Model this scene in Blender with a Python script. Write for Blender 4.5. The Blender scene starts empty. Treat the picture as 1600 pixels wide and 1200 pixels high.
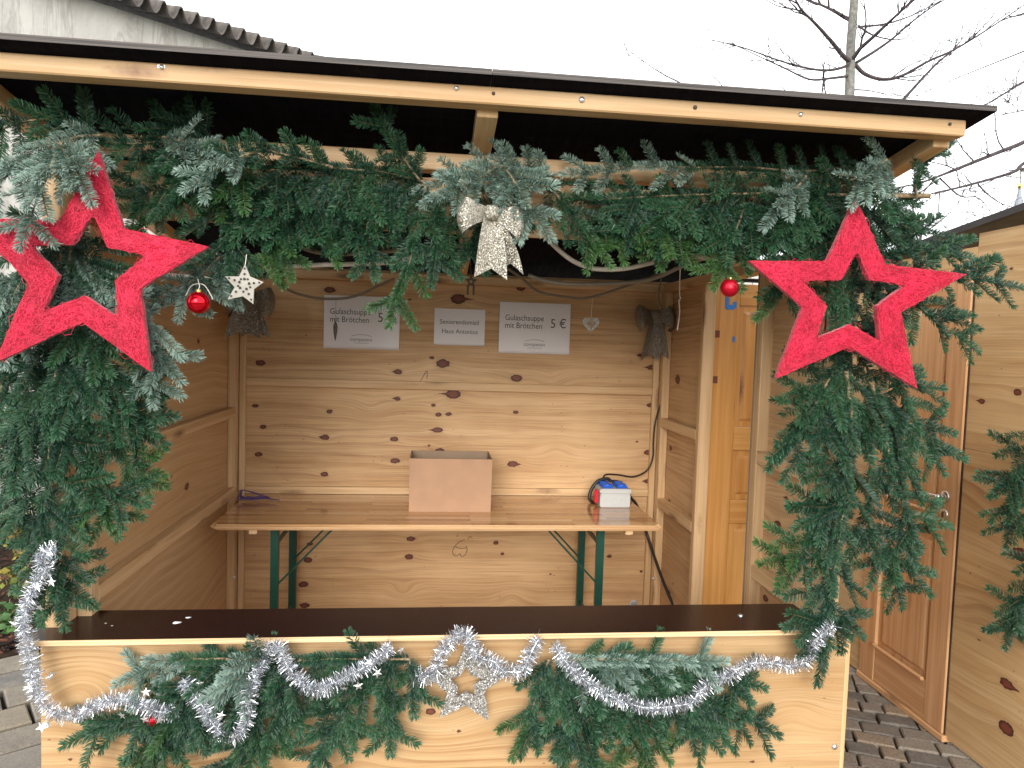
import bpy, bmesh, math, random
import numpy as np
from mathutils import Vector, Matrix

S = bpy.context.scene
COL = S.collection
R = math.radians

# ------------------------------------------------------------------ camera
cam_d = bpy.data.cameras.new('camera')
cam = bpy.data.objects.new('camera', cam_d)
COL.objects.link(cam)
S.camera = cam
cam_d.sensor_fit = 'HORIZONTAL'
cam_d.sensor_width = 36.0
cam_d.lens = 24.770
cam_d.clip_start = 0.05
cam_d.clip_end = 600
cam.matrix_world = Matrix([[0.99377, -0.024622, -0.108696, 1.172491], [-0.107053, 0.060343, -0.99242, -2.231957], [0.030994, 0.997874, 0.057331, 1.666001], [0.0, 0.0, 0.0, 1.0]])

# ------------------------------------------------------------------ sky and light (bright overcast)
SUN_EL, SUN_AZ = 19, 190
W = bpy.data.worlds.new('World')
S.world = W
W.use_nodes = True
wn = W.node_tree
wn.nodes.clear()
sky = wn.nodes.new('ShaderNodeTexSky')
sky.sky_type = 'NISHITA'
sky.sun_disc = False
sky.sun_elevation = R(SUN_EL)
sky.sun_rotation = R(SUN_AZ)
sky.dust_density = 4.0
cloud = wn.nodes.new('ShaderNodeTexNoise')
cloud.inputs['Scale'].default_value = 2.2
cloud.inputs['Detail'].default_value = 4
cr = wn.nodes.new('ShaderNodeValToRGB')
cr.color_ramp.elements[0].position = 0.3
cr.color_ramp.elements[0].color = (9.3, 9.5, 9.8, 1)
cr.color_ramp.elements[1].position = 0.7
cr.color_ramp.elements[1].color = (11.0, 11.1, 11.2, 1)
mx = wn.nodes.new('ShaderNodeMixRGB')
mx.inputs[0].default_value = 0.88
bg = wn.nodes.new('ShaderNodeBackground')
bg.inputs['Strength'].default_value = 0.115
wo = wn.nodes.new('ShaderNodeOutputWorld')
wn.links.new(cloud.outputs['Fac'], cr.inputs['Fac'])
wn.links.new(sky.outputs['Color'], mx.inputs[1])
wn.links.new(cr.outputs['Color'], mx.inputs[2])
wn.links.new(mx.outputs['Color'], bg.inputs['Color'])
wn.links.new(bg.outputs['Background'], wo.inputs['Surface'])
sun_d = bpy.data.lights.new('sun', 'SUN')
sun_d.energy = 1.35
sun_d.angle = R(32)
sun_d.color = (1.0, 0.96, 0.9)
sun = bpy.data.objects.new('sun', sun_d)
COL.objects.link(sun)
# light comes from high behind the camera, a little from its left
sd = Vector((math.sin(R(SUN_AZ)) * math.cos(R(SUN_EL)), math.cos(R(SUN_AZ)) * math.cos(R(SUN_EL)), math.sin(R(SUN_EL))))
sun.rotation_euler = (-sd).to_track_quat('-Z', 'Y').to_euler()
S.view_settings.view_transform = 'Standard'
S.view_settings.look = 'None'
S.view_settings.gamma = 1.0
S.view_settings.exposure = 1.18
S.view_settings.use_curve_mapping = False
S.cycles.use_denoising = True
S.cycles.max_bounces = 8
S.cycles.diffuse_bounces = 5

# ------------------------------------------------------------------ helpers: objects
def thing(name, label, cat, loc=(0, 0, 0), group=None):
    o = bpy.data.objects.new(name, None)
    o.empty_display_size = 0.1
    COL.objects.link(o)
    o.location = loc
    tag(o, label, cat, group)
    return o

def tag(o, label, cat, group=None):
    o['label'] = label
    o['category'] = cat
    if group:
        o['group'] = group
    return o

def wloc(o):
    v = Vector(o.location)
    while o.parent is not None:
        o = o.parent
        v += o.location
    return v

def link(name, me, parent=None, loc=(0, 0, 0), label=None, kind=None):
    """an object at a world place, parented without rotation or scale"""
    o = bpy.data.objects.new(name, me)
    COL.objects.link(o)
    if parent is not None:
        o.parent = parent
        o.location = Vector(loc) - wloc(parent)
    else:
        o.location = loc
    if label:
        o['label'] = label
    if kind:
        o['kind'] = kind
    return o

def mesh_of(name, verts, faces, mats, smooth=False, mat_ids=None, attrs=None, centre=True):
    """mesh in world coordinates moved to its own centre; returns (mesh, centre)"""
    v = np.asarray(verts, dtype=float).reshape(-1, 3)
    c = (v.min(0) + v.max(0)) / 2 if centre else np.zeros(3)
    me = bpy.data.meshes.new(name)
    me.from_pydata([tuple(p) for p in (v - c)], [], [tuple(f) for f in faces])
    for m in (mats if isinstance(mats, (list, tuple)) else [mats]):
        me.materials.append(m)
    if mat_ids is not None:
        me.polygons.foreach_set('material_index', mat_ids)
    if smooth:
        me.polygons.foreach_set('use_smooth', [True] * len(me.polygons))
    for k, (typ, data) in (attrs or {}).items():
        a = me.attributes.new(k, typ, 'POINT')
        a.data.foreach_set('vector' if typ == 'FLOAT_VECTOR' else 'value', np.asarray(data, dtype=np.float32).ravel())
    me.update()
    return me, Vector(c)

def part(name, verts, faces, mats, parent, smooth=False, mat_ids=None, attrs=None, label=None, kind=None):
    me, c = mesh_of(name, verts, faces, mats, smooth, mat_ids, attrs)
    return link(name, me, parent, c, label, kind)

class MB:
    """collects shapes; build() links them as one mesh object"""
    def __init__(s):
        s.v, s.f, s.m = [], [], []
    def add(s, v, f, mi=0):
        n = len(s.v)
        s.v += [tuple(p) for p in v]
        s.f += [tuple(i + n for i in q) for q in f]
        s.m += [mi] * len(f)
        return s
    def tube(s, pts, r, n=8, mi=0, cap=True):
        v, f = tube_geo(pts, r, n, cap)
        return s.add(v, f, mi)
    def box(s, a, b, mi=0):
        v, f = box_geo(a, b)
        return s.add(v, f, mi)
    def build(s, name, mats, parent=None, smooth=False, label=None, kind=None, attrs=None):
        return part(name, s.v, s.f, mats, parent, smooth, s.m, attrs, label, kind)

def box_geo(a, b):
    x0, y0, z0 = a
    x1, y1, z1 = b
    v = [(x0, y0, z0), (x1, y0, z0), (x1, y1, z0), (x0, y1, z0), (x0, y0, z1), (x1, y0, z1), (x1, y1, z1), (x0, y1, z1)]
    f = [(0, 3, 2, 1), (4, 5, 6, 7), (0, 1, 5, 4), (1, 2, 6, 5), (2, 3, 7, 6), (3, 0, 4, 7)]
    return v, f

def spline(pts, k=6):
    """Catmull-Rom through pts"""
    P = [Vector(p) for p in pts]
    if len(P) < 3:
        return [P[0].lerp(P[-1], i / k) for i in range(k + 1)]
    P = [2 * P[0] - P[1]] + P + [2 * P[-1] - P[-2]]
    out = []
    for i in range(1, len(P) - 2):
        p0, p1, p2, p3 = P[i - 1:i + 3]
        for j in range(k):
            t = j / k
            out.append(0.5 * ((2 * p1) + (p2 - p0) * t + (2 * p0 - 5 * p1 + 4 * p2 - p3) * t * t + (3 * p1 - p0 - 3 * p2 + p3) * t ** 3))
    out.append(P[-2])
    return out

def tube_geo(pts, r, n=8, cap=True):
    P = [Vector(p) for p in pts]
    rr = r if isinstance(r, (list, tuple)) else [r] * len(P)
    v, f = [], []
    up = None
    for i, p in enumerate(P):
        t = (P[min(i + 1, len(P) - 1)] - P[max(i - 1, 0)]).normalized()
        if up is None:
            up = Vector((0, 0, 1)) if abs(t.z) < 0.9 else Vector((1, 0, 0))
        a = (up - up.dot(t) * t).normalized()
        up = a
        b = t.cross(a)
        for k in range(n):
            q = 2 * math.pi * k / n
            v.append(p + (a * math.cos(q) + b * math.sin(q)) * rr[i])
    for i in range(len(P) - 1):
        for k in range(n):
            k2 = (k + 1) % n
            f.append((i * n + k, i * n + k2, (i + 1) * n + k2, (i + 1) * n + k))
    if cap:
        f.append(tuple(range(n - 1, -1, -1)))
        f.append(tuple((len(P) - 1) * n + k for k in range(n)))
    return v, f

def lathe_geo(prof, c, n=20, axis='Z'):
    """prof: (radius, height) list"""
    v, f = [], []
    for (r, h) in prof:
        for k in range(n):
            q = 2 * math.pi * k / n
            x, y = r * math.cos(q), r * math.sin(q)
            p = {'Z': (x, y, h), 'Y': (x, h, -y), 'X': (h, x, y)}[axis]
            v.append((c[0] + p[0], c[1] + p[1], c[2] + p[2]))
    for i in range(len(prof) - 1):
        for k in range(n):
            k2 = (k + 1) % n
            f.append((i * n + k, i * n + k2, (i + 1) * n + k2, (i + 1) * n + k))
    return v, f

rng = random.Random(7)

def wood_box(name, a, b, mat, parent, axis=None, ch=0.003, label=None, shear=0.0):
    """a sawn timber with chamfered edges; stores the coordinates its grain runs along.
    shear: drop in z per metre of y (pieces that follow the roof pitch)"""
    a, b = [min(a[i], b[i]) for i in range(3)], [max(a[i], b[i]) for i in range(3)]
    bm = bmesh.new()
    v, f = box_geo(a, b)
    vs = [bm.verts.new(p) for p in v]
    for q in f:
        bm.faces.new([vs[i] for i in q])
    if ch:
        bmesh.ops.bevel(bm, geom=list(bm.edges), offset=min(ch, min(b[i] - a[i] for i in range(3)) * 0.3), segments=1, affect='EDGES')
    d = [b[i] - a[i] for i in range(3)]
    ax = axis if axis is not None else d.index(max(d))
    o1, o2 = [i for i in range(3) if i != ax]
    off = (rng.uniform(0, 40), rng.uniform(0, 40), rng.uniform(0, 40))
    vv, gg = [], []
    for q in bm.verts:
        p = list(q.co)
        gg.append((p[ax] - a[ax] + off[0], p[o1] - a[o1] + off[1], p[o2] - a[o2] + off[2]))
        if shear:
            p[2] -= shear * (p[1] - a[1])
        vv.append(p)
    bm.verts.index_update()
    ff = [[q.index for q in fc.verts] for fc in bm.faces]
    bm.free()
    return part(name, vv, ff, mat, parent, attrs={'grain': ('FLOAT_VECTOR', gg)}, label=label)

def smooth_field(u, v, seed, su, sv, n=10):
    r = np.random.RandomState(seed)
    z = np.zeros_like(u)
    for _ in range(n):
        z += np.sin(u * su * r.uniform(.3, 1.6) * r.choice([-1, 1]) + v * sv * r.uniform(.3, 1.6) + r.uniform(0, 6.28)) * r.uniform(.4, 1)
    return z / n

def ply_panel(name, org, ud, vd, w, h, thick, mat, parent, res=0.008, knots=(), seed=1, wav=0.03, su=1.6, sv=3.0, label=None, swirl=()):
    """a plywood sheet: fine grid on the face that shows, with the warped grain coordinate and knot distance per vertex.
    knots: (u, v, radius) in metres on the sheet; swirl: (u, v, radius, height) grain rings without a knot"""
    org, ud, vd = Vector(org), Vector(ud), Vector(vd)
    nd = ud.cross(vd).normalized()
    nu, nv = max(2, int(w / res)), max(2, int(h / res))
    U, V = np.meshgrid(np.linspace(0, w, nu + 1), np.linspace(0, h, nv + 1))
    u, v = U.ravel(), V.ravel()
    warp = v + wav * smooth_field(u, v, seed, su, sv) + wav * .3 * smooth_field(u, v, seed + 50, su * 3, sv * 2)
    kn = np.zeros_like(u) - 1
    r_ = np.random.RandomState(seed + 9)
    for (a, b, rad) in knots:
        rad *= 1.15
        du, dv = u - a, v - b
        s = r_.choice([-1, 1])
        warp += s * rad * 1.1 * np.exp(-((du / (rad * 4.2)) ** 2 + (dv / (rad * 1.8)) ** 2))
        asp = r_.uniform(1.1, 1.6)
        d = np.sqrt((du / (rad * asp)) ** 2 + (dv / (rad * .85)) ** 2)
        if r_.rand() < .35:      # a dark tail along the grain
            d = np.minimum(d, np.sqrt(((du - r_.choice([-1, 1]) * rad * 1.3) / (rad * 2.0)) ** 2 + (dv / (rad * .18)) ** 2) + .25)
        kn = np.maximum(kn, 2 - d)
    for (a, b, rad, hh) in swirl:
        warp += hh * np.exp(-(((u - a) / (rad * 1.5)) ** 2 + ((v - b) / rad) ** 2))
    pos = np.array(org)[None] + u[:, None] * np.array(ud)[None] + v[:, None] * np.array(vd)[None]
    idx = np.arange((nu + 1) * (nv + 1)).reshape(nv + 1, nu + 1)
    q = np.stack([idx[:-1, :-1], idx[:-1, 1:], idx[1:, 1:], idx[1:, :-1]], -1).reshape(-1, 4)
    N = len(u)
    back = [org - nd * thick + ud * (i * w) + vd * (j * h) for i, j in ((0, 0), (1, 0), (1, 1), (0, 1))]
    fr = [org + ud * (i * w) + vd * (j * h) for i, j in ((0, 0), (1, 0), (1, 1), (0, 1))]
    ex = back + fr
    verts = np.vstack([pos, np.array([tuple(p) for p in ex])])
    faces = [tuple(int(t) for t in row) for row in q]
    mid = [0] * len(faces)
    B, F = N, N + 4
    faces += [(B + 3, B + 2, B + 1, B), (F, B, B + 1, F + 1), (F + 1, B + 1, B + 2, F + 2), (F + 2, B + 2, B + 3, F + 3), (F + 3, B + 3, B, F)]
    mid += [0, 1, 1, 1, 1]
    g = np.zeros((len(verts), 3))
    g[:N, 0] = u
    g[:N, 1] = warp
    for i, (a, b) in enumerate(((0, 0), (1, 0), (1, 1), (0, 1))):
        g[N + i] = (a * w, b * h, 0)
        g[N + 4 + i] = (a * w, b * h, thick)
    g[:, 2] += seed * 3.7
    kk = np.full(len(verts), -1.0)
    kk[:N] = kn
    return part(name, verts, faces, [mat, M['ply_edge']], parent, mat_ids=mid, attrs={'grain': ('FLOAT_VECTOR', g), 'knot': ('FLOAT', kk)}, label=label)

def plate_geo(outer, inner, y0, y1):
    """flat ring between two matching outlines (x, z), extruded from y0 (front) to y1"""
    n = len(outer)
    v = [(x, y0, z) for x, z in outer] + [(x, y0, z) for x, z in inner] + [(x, y1, z) for x, z in outer] + [(x, y1, z) for x, z in inner]
    f = []
    for i in range(n):
        j = (i + 1) % n
        f += [(i, n + i, n + j, j), (2 * n + i, 2 * n + j, 3 * n + j, 3 * n + i), (i, j, 2 * n + j, 2 * n + i), (n + i, 3 * n + i, 3 * n + j, n + j)]
    return v, f

# ------------------------------------------------------------------ helpers: materials
M = {}

class NT:
    def __init__(s, name):
        s.m = bpy.data.materials.new(name)
        s.m.use_nodes = True
        s.t = s.m.node_tree
        s.b = s.t.nodes['Principled BSDF']
        M[name] = s.m
    def n(s, typ, **kw):
        q = s.t.nodes.new(typ)
        for k, val in kw.items():
            if k in q.inputs:
                s.put(q.inputs[k], val)
            else:
                setattr(q, k, val)
        return q
    def put(s, sock, val):
        if hasattr(val, 'is_output') or isinstance(val, bpy.types.NodeSocket):
            s.t.links.new(val, sock)
        else:
            sock.default_value = val
    def math(s, op, a, b=0.0, c=None, clamp=False):
        q = s.t.nodes.new('ShaderNodeMath')
        q.operation = op
        q.use_clamp = clamp
        s.put(q.inputs[0], a)
        s.put(q.inputs[1], b)
        if c is not None:
            s.put(q.inputs[2], c)
        return q.outputs[0]
    def mapv(s, vec, sc, loc=(0, 0, 0)):
        q = s.t.nodes.new('ShaderNodeMapping')
        s.put(q.inputs['Vector'], vec)
        q.inputs['Scale'].default_value = sc
        q.inputs['Location'].default_value = loc
        return q.outputs[0]
    def noise(s, vec, scale=1, detail=2, rough=.5, dist=0.0):
        q = s.t.nodes.new('ShaderNodeTexNoise')
        s.put(q.inputs['Vector'], vec)
        q.inputs['Scale'].default_value = scale
        q.inputs['Detail'].default_value = detail
        q.inputs['Roughness'].default_value = rough
        q.inputs['Distortion'].default_value = dist
        return q.outputs[0]
    def ramp(s, fac, stops, interp='LINEAR'):
        q = s.t.nodes.new('ShaderNodeValToRGB')
        s.put(q.inputs[0], fac)
        q.color_ramp.interpolation = interp
        e = q.color_ramp.elements
        while len(e) < len(stops):
            e.new(0.5)
        for i, (p, c) in enumerate(stops):
            e[i].position = p
            e[i].color = (c, c, c, 1) if isinstance(c, (int, float)) else (*c, 1)
        return q.outputs[0]
    def mix(s, fac, a, b, mode='MIX'):
        q = s.t.nodes.new('ShaderNodeMixRGB')
        q.blend_type = mode
        s.put(q.inputs[0], fac)
        for sock, val in ((q.inputs[1], a), (q.inputs[2], b)):
            s.put(sock, (*val, 1) if isinstance(val, tuple) and len(val) == 3 else val)
        return q.outputs[0]
    def attr(s, name):
        q = s.t.nodes.new('ShaderNodeAttribute')
        q.attribute_name = name
        return q
    def rng(s, fac, a, b, c=0.0, d=1.0):
        q = s.t.nodes.new('ShaderNodeMapRange')
        s.put(q.inputs[0], fac)
        for i, val in enumerate((a, b, c, d)):
            q.inputs[i + 1].default_value = val
        return q.outputs[0]
    def bump(s, h, strength=.3, dist=.01):
        q = s.t.nodes.new('ShaderNodeBump')
        s.put(q.inputs['Height'], h)
        q.inputs['Strength'].default_value = strength
        q.inputs['Distance'].default_value = dist
        s.t.links.new(q.outputs[0], s.b.inputs['Normal'])
    def set(s, color=None, rough=None, metal=None, spec=None, coat=None):
        for nm, val in (('Base Color', color), ('Roughness', rough), ('Metallic', metal), ('Specular IOR Level', spec), ('Coat Weight', coat)):
            if val is not None:
                s.put(s.b.inputs[nm], (*val, 1) if isinstance(val, tuple) and len(val) == 3 else val)

def plain(name, color, rough=.5, metal=0.0, spec=.5, var=.12, scale=30):
    t = NT(name)
    co = t.n('ShaderNodeTexCoord').outputs['Object']
    f = t.noise(co, scale, 4)
    t.set(t.mix(t.rng(f, .3, .7), tuple(c * (1 - var) for c in color), tuple(min(1, c * (1 + var)) for c in color)), t.rng(f, .2, .8, rough * .85, min(1, rough * 1.15)), metal, spec)
    return t

def timber(name, light, dark, knot=(.13, .05, .025), rough=.5, contrast=1.0, coat=0.0):
    t = NT(name)
    g = t.attr('grain').outputs['Vector']
    f1 = t.noise(t.mapv(g, (1.1, 34, 34)), 1, 3, .55, .6)
    f2 = t.noise(t.mapv(g, (5, 240, 240)), 1, 2, .5)
    f3 = t.noise(t.mapv(g, (1.6, 5, 5)), 1, 3)
    c = t.mix(t.math('MULTIPLY', t.ramp(f1, [(.40, 0.0), (.60, 1.0)]), contrast), light, dark)
    c = t.mix(t.rng(f2, .35, .75, 0, .35 * contrast), c, tuple(q * .72 for q in dark))
    c = t.mix(t.rng(f3, .35, .7, 0, .25), c, tuple(min(1, q * 1.12) for q in light))
    vo = t.n('ShaderNodeTexVoronoi')
    t.put(vo.inputs['Vector'], t.mapv(g, (2.4, 10, 10)))
    vo.inputs['Scale'].default_value = 1
    k = t.math('ADD', vo.outputs['Distance'], t.math('MULTIPLY', t.noise(g, 60, 2), .10))
    c = t.mix(t.ramp(k, [(.13, .85), (.19, .5), (.30, 0.0)]), c, knot)
    t.set(c, t.rng(f1, .3, .7, rough * .9, rough * 1.1), 0, .35, coat)
    t.bump(t.math('ADD', f2, f1), .12, .002)
    return t

def plywood(name, light, mid, dark, knotc=(.10, .028, .018), rough=.55, lines=26.0, lw=.5, bands=.8, coat=0.0, smudge=.5):
    t = NT(name)
    a = t.attr('grain').outputs['Vector']
    sx = t.n('ShaderNodeSeparateXYZ')
    t.put(sx.inputs[0], a)
    kd = t.attr('knot').outputs['Fac']
    broad = t.noise(t.mapv(a, (.55, 15, 1)), 1, 3, .55)
    fine = t.noise(t.mapv(a, (3.0, 170, 1)), 1, 3, .6)
    blot = t.noise(t.mapv(a, (2.2, 4, 1)), 1, 3, .5)
    ph = t.math('ADD', t.math('MULTIPLY', sx.outputs[1], lines), t.math('MULTIPLY', t.noise(t.mapv(a, (.8, 6, 1)), 1, 2), 3.2))
    fr = t.math('FRACT', ph)
    late = t.ramp(fr, [(0.0, 0.0), (.50, .10), (.86, 1.0), (.97, .85), (1.0, 0.0)])
    lmask = t.ramp(t.noise(t.mapv(a, (.7, 3, 1)), 1, 2), [(.40, .12), (.66, 1.0)])
    c = t.mix(t.math('MULTIPLY', t.ramp(broad, [(.38, 0.0), (.62, 1.0)]), bands), light, mid)
    big = t.noise(t.mapv(a, (.9, 3.2, 1), (3, 7, 0)), 1, 4, .6, .5)
    c = t.mix(t.math('MULTIPLY', t.ramp(big, [(.44, 0.0), (.70, 1.0)]), smudge), c, tuple(q * .80 + p * .12 for q, p in zip(mid, dark)))
    c = t.mix(t.math('MULTIPLY', t.math('MULTIPLY', late, lmask), lw), c, dark)
    c = t.mix(t.rng(fine, .42, .72, 0, .55), c, dark)
    c = t.mix(t.rng(blot, .45, .75, 0, .5), c, tuple(q * 1.08 for q in light))
    wob = t.math('ADD', kd, t.math('MULTIPLY', t.math('SUBTRACT', t.noise(a, 70, 2), .5), .7))
    c = t.mix(t.ramp(wob, [(.25, 0.0), (.95, .42), (1.0, .55)]), c, tuple(q * .75 for q in mid))
    c = t.mix(t.ramp(wob, [(.93, 0.0), (1.04, 1.0)]), c, t.ramp(wob, [(.98, (.022, .009, .007)), (.999, knotc)]) if False else t.ramp(t.math('SUBTRACT', wob, .5), [(.45, (.028, .010, .008)), (.72, knotc), (1.0, tuple(q * 1.7 for q in knotc))]))
    sp = t.n('ShaderNodeTexVoronoi')
    t.put(sp.inputs['Vector'], t.mapv(a, (16, 30, 1)))
    sp.inputs['Scale'].default_value = 1
    spk = t.math('MULTIPLY', t.math('LESS_THAN', sp.outputs['Distance'], .085), t.math('GREATER_THAN', t.noise(a, 5, 1), .56))
    c = t.mix(t.math('MULTIPLY', spk, .6), c, tuple(q * .5 for q in dark))
    t.set(c, t.rng(broad, .3, .7, rough * .88, rough * 1.1), 0, .35, coat)
    t.bump(t.math('ADD', fine, t.math('MULTIPLY', late, .6)), .10, .002)
    return t

PINE_L, PINE_M, PINE_D = (.66, .46, .25), (.54, .34, .165), (.36, .19, .075)
timber('beam_wood', (.54, .365, .20), (.43, .26, .12))
timber('frame_wood', (.68, .47, .265), (.55, .345, .17))
timber('grey_wood', (.30, .24, .18), (.20, .155, .11), contrast=.8)
timber('door_pine', (.64, .335, .105), (.53, .235, .055), rough=.38, coat=.15)
timber('door_cedar', (.62, .375, .195), (.49, .26, .12), rough=.42)
timber('table_edge', (.62, .41, .23), (.48, .27, .12), rough=.25, coat=.4)
plywood('ply_front', (.50, .345, .185), (.42, .265, .122), (.26, .122, .042), lines=30, lw=.8, smudge=.3)
plywood('ply_back', (.68, .46, .25), (.56, .35, .17), (.28, .125, .048), lines=19, lw=.50, bands=1.0, smudge=.75)
plywood('ply_left', (.57, .36, .18), (.48, .28, .13), (.68, .49, .29), lines=20, lw=.75, smudge=.4)
plywood('ply_right', (.64, .42, .225), (.52, .31, .15), (.27, .13, .052), lines=34, lw=.7, smudge=.5)
plywood('ply_neighbour', (.62, .44, .235), (.53, .345, .16), (.33, .175, .07), lines=17, lw=.72, bands=1.0, smudge=.5)
t = NT('ply_edge')
co = t.n('ShaderNodeTexCoord').outputs['Object']
lay = t.noise(t.mapv(co, (3, 3, 260)), 1, 2)
t.set(t.mix(t.rng(lay, .35, .65), (.70, .52, .31), (.50, .32, .16)), .6)

def film(name, a, b, rough, spec):
    t = NT(name)
    co = t.n('ShaderNodeTexCoord').outputs['Object']
    f = t.noise(t.mapv(co, (3, 40, 40)), 1, 4)
    scr = t.noise(t.mapv(co, (60, 5, 5)), 1, 5, .7)
    dust = t.ramp(t.noise(co, 9, 6, .7), [(.60, 0.0), (.85, .07)])
    c = t.mix(t.rng(f, .3, .7), a, b)
    c = t.mix(dust, c, (.30, .27, .25))
    t.set(c, t.rng(scr, .3, .8, rough * .8, rough * 1.35), 0, spec)
    t.bump(t.noise(co, 420, 2), .05, .001)
film('film_counter', (.011, .0040, .0045), (.017, .0062, .0065), .22, .30)
film('film_roof', (.0040, .0045, .0085), (.0085, .0080, .0120), .8, .03)
t = NT('roof_edge')
co = t.n('ShaderNodeTexCoord').outputs['Object']
lay = t.noise(t.mapv(co, (2, 2, 330)), 1, 3)
t.set(t.mix(t.rng(lay, .4, .62), (.014, .011, .010), (.085, .068, .060)), .6)

t = NT('sisal')
co = t.n('ShaderNodeTexCoord').outputs['Object']
n1 = t.noise(t.mapv(co, (70, 30, 160)), 1, 4, .65, 1.2)
n2 = t.noise(t.mapv(co, (190, 30, 60)), 1, 4, .65, 1.2)
mx_ = t.math('MAXIMUM', n1, n2)
t.set(t.ramp(mx_, [(.40, (.17, .003, .012)), (.56, (.46, .007, .034)), (.74, (.59, .015, .060))]), .75, 0, .2)
t.b.inputs['Sheen Weight'].default_value = .3
t.bump(mx_, .9, .006)
plain('sisal_fibre', (.60, .017, .060), .6, 0, .3, .25, 9)
plain('sisal_fibre_dark', (.31, .005, .022), .7, 0, .2, .25, 9)

def fir(name, green, tip, under, gloss=.42):
    t = NT(name)
    tint = t.attr('tint').outputs['Fac']
    oi = t.n('ShaderNodeObjectInfo').outputs['Random']
    geo = t.n('ShaderNodeNewGeometry')
    c = t.mix(tint, green, tip)
    c = t.mix(t.rng(oi, 0, 1, 0, .55), c, tuple(q * .55 for q in green))
    warm = t.math('GREATER_THAN', oi, .82)
    c = t.mix(t.math('MULTIPLY', warm, .45), c, tip)
    c = t.mix(geo.outputs['Backfacing'], c, t.mix(tint, under, tuple(q * 1.15 for q in under)))
    t.set(c, gloss, 0, .34)
fir('fir_green', (.009, .036, .0225), (.036, .112, .046), (.13, .22, .175), .42)
fir('fir_fresh', (.012, .046, .018), (.060, .140, .034), (.14, .24, .16), .42)
fir('fir_silver', (.045, .090, .068), (.30, .41, .35), (.40, .51, .45), .45)
plain('fir_bark', (.20, .15, .09), .8, 0, .2, .45, 120)
plain('fir_stem', (.085, .075, .036), .75, 0, .2, .35, 160)

t = NT('tinsel')
oi = t.attr('tint').outputs['Fac']
t.set(t.ramp(oi, [(.0, (.36, .385, .43)), (.6, (.72, .745, .79)), (1.0, (.95, .96, .98))]), .24, .92, .5)
plain('tinsel_star', (.80, .81, .83), .25, .9, .5, .05)

def glitter(name, lo, midc, hi, scale=420):
    t = NT(name)
    co = t.n('ShaderNodeTexCoord').outputs['Object']
    vo = t.n('ShaderNodeTexVoronoi')
    t.put(vo.inputs['Vector'], co)
    vo.inputs['Scale'].default_value = scale
    sp = t.n('ShaderNodeSeparateColor')
    t.put(sp.inputs[0], vo.outputs['Color'])
    t.set(t.ramp(sp.outputs[0], [(.0, lo), (.5, midc), (.86, midc), (.97, hi)]), .32, .45, .6)
    nm = t.n('ShaderNodeVectorMath', operation='MULTIPLY_ADD')
    t.put(nm.inputs[0], vo.outputs['Color'])
    nm.inputs[1].default_value = (1.3, 1.3, 1.3)
    nm.inputs[2].default_value = (-.65, -.65, -.65)
    ad = t.n('ShaderNodeVectorMath', operation='ADD')
    t.put(ad.inputs[0], nm.outputs[0])
    t.put(ad.inputs[1], t.n('ShaderNodeNewGeometry').outputs['Normal'])
    no = t.n('ShaderNodeVectorMath', operation='NORMALIZE')
    t.put(no.inputs[0], ad.outputs[0])
    t.t.links.new(no.outputs[0], t.b.inputs['Normal'])
glitter('glitter_champagne', (.14, .128, .10), (.34, .315, .26), (.86, .85, .80))
glitter('glitter_silver', (.15, .145, .14), (.40, .385, .36), (.95, .94, .92), 330)
glitter('glitter_grey', (.10, .09, .075), (.27, .25, .21), (.62, .60, .54))

plain('paper', (.74, .72, .75), .35, 0, .5, .03, 5)
plain('ink', (.03, .03, .035), .6)
plain('ink_soft', (.13, .13, .14), .6)
plain('pencil', (.09, .065, .05), .8)
t = plain('cardboard', (.40, .245, .155), .85, 0, .15, .06, 12)
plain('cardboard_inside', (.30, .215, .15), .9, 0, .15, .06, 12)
plain('green_steel', (.006, .058, .040), .38, 0, .5, .1)
plain('steel', (.62, .61, .59), .32, 1.0, .5, .06)
plain('zinc', (.62, .63, .65), .35, .9, .5, .1, 90)
plain('screw_dark', (.10, .08, .07), .5, .6, .5, .1)
plain('grey_plastic', (.48, .49, .48), .45, 0, .5, .03)
plain('blue_plastic', (.012, .10, .52), .35, 0, .5, .05)
plain('red_plastic', (.55, .012, .03), .35, 0, .5, .05)
plain('black_rubber', (.012, .012, .013), .45, 0, .5, .1)
plain('hose_white', (.62, .59, .53), .5, 0, .4, .08, 40)
plain('cord_grey', (.27, .235, .19), .6, 0, .3, .1, 40)
plain('cord_brown', (.20, .16, .12), .65, 0, .3, .1, 40)
plain('string_white', (.70, .66, .60), .8, 0, .2, .05)
plain('string_violet', (.09, .06, .20), .7, 0, .2, .1)
t = NT('bauble_shiny')
t.set((.62, .004, .016), .06, .75, .6)
t = NT('bauble_matt')
t.set((.52, .004, .022), .34, .55, .5)
plain('gold_cap', (.75, .52, .20), .3, 1.0)
plain('white_wood', (.34, .325, .29), .7, 0, .3, .08)
plain('dark_dot', (.03, .028, .025), .8)
plain('dark_metal', (.085, .07, .05), .5, .5, .5, .3, 80)
plain('blue_paint', (.012, .19, .62), .4, 0, .5, .08)
plain('bird_white', (.72, .74, .72), .6)
plain('neighbour_roof', (.028, .026, .026), .6, 0, .4, .3, 15)

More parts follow.
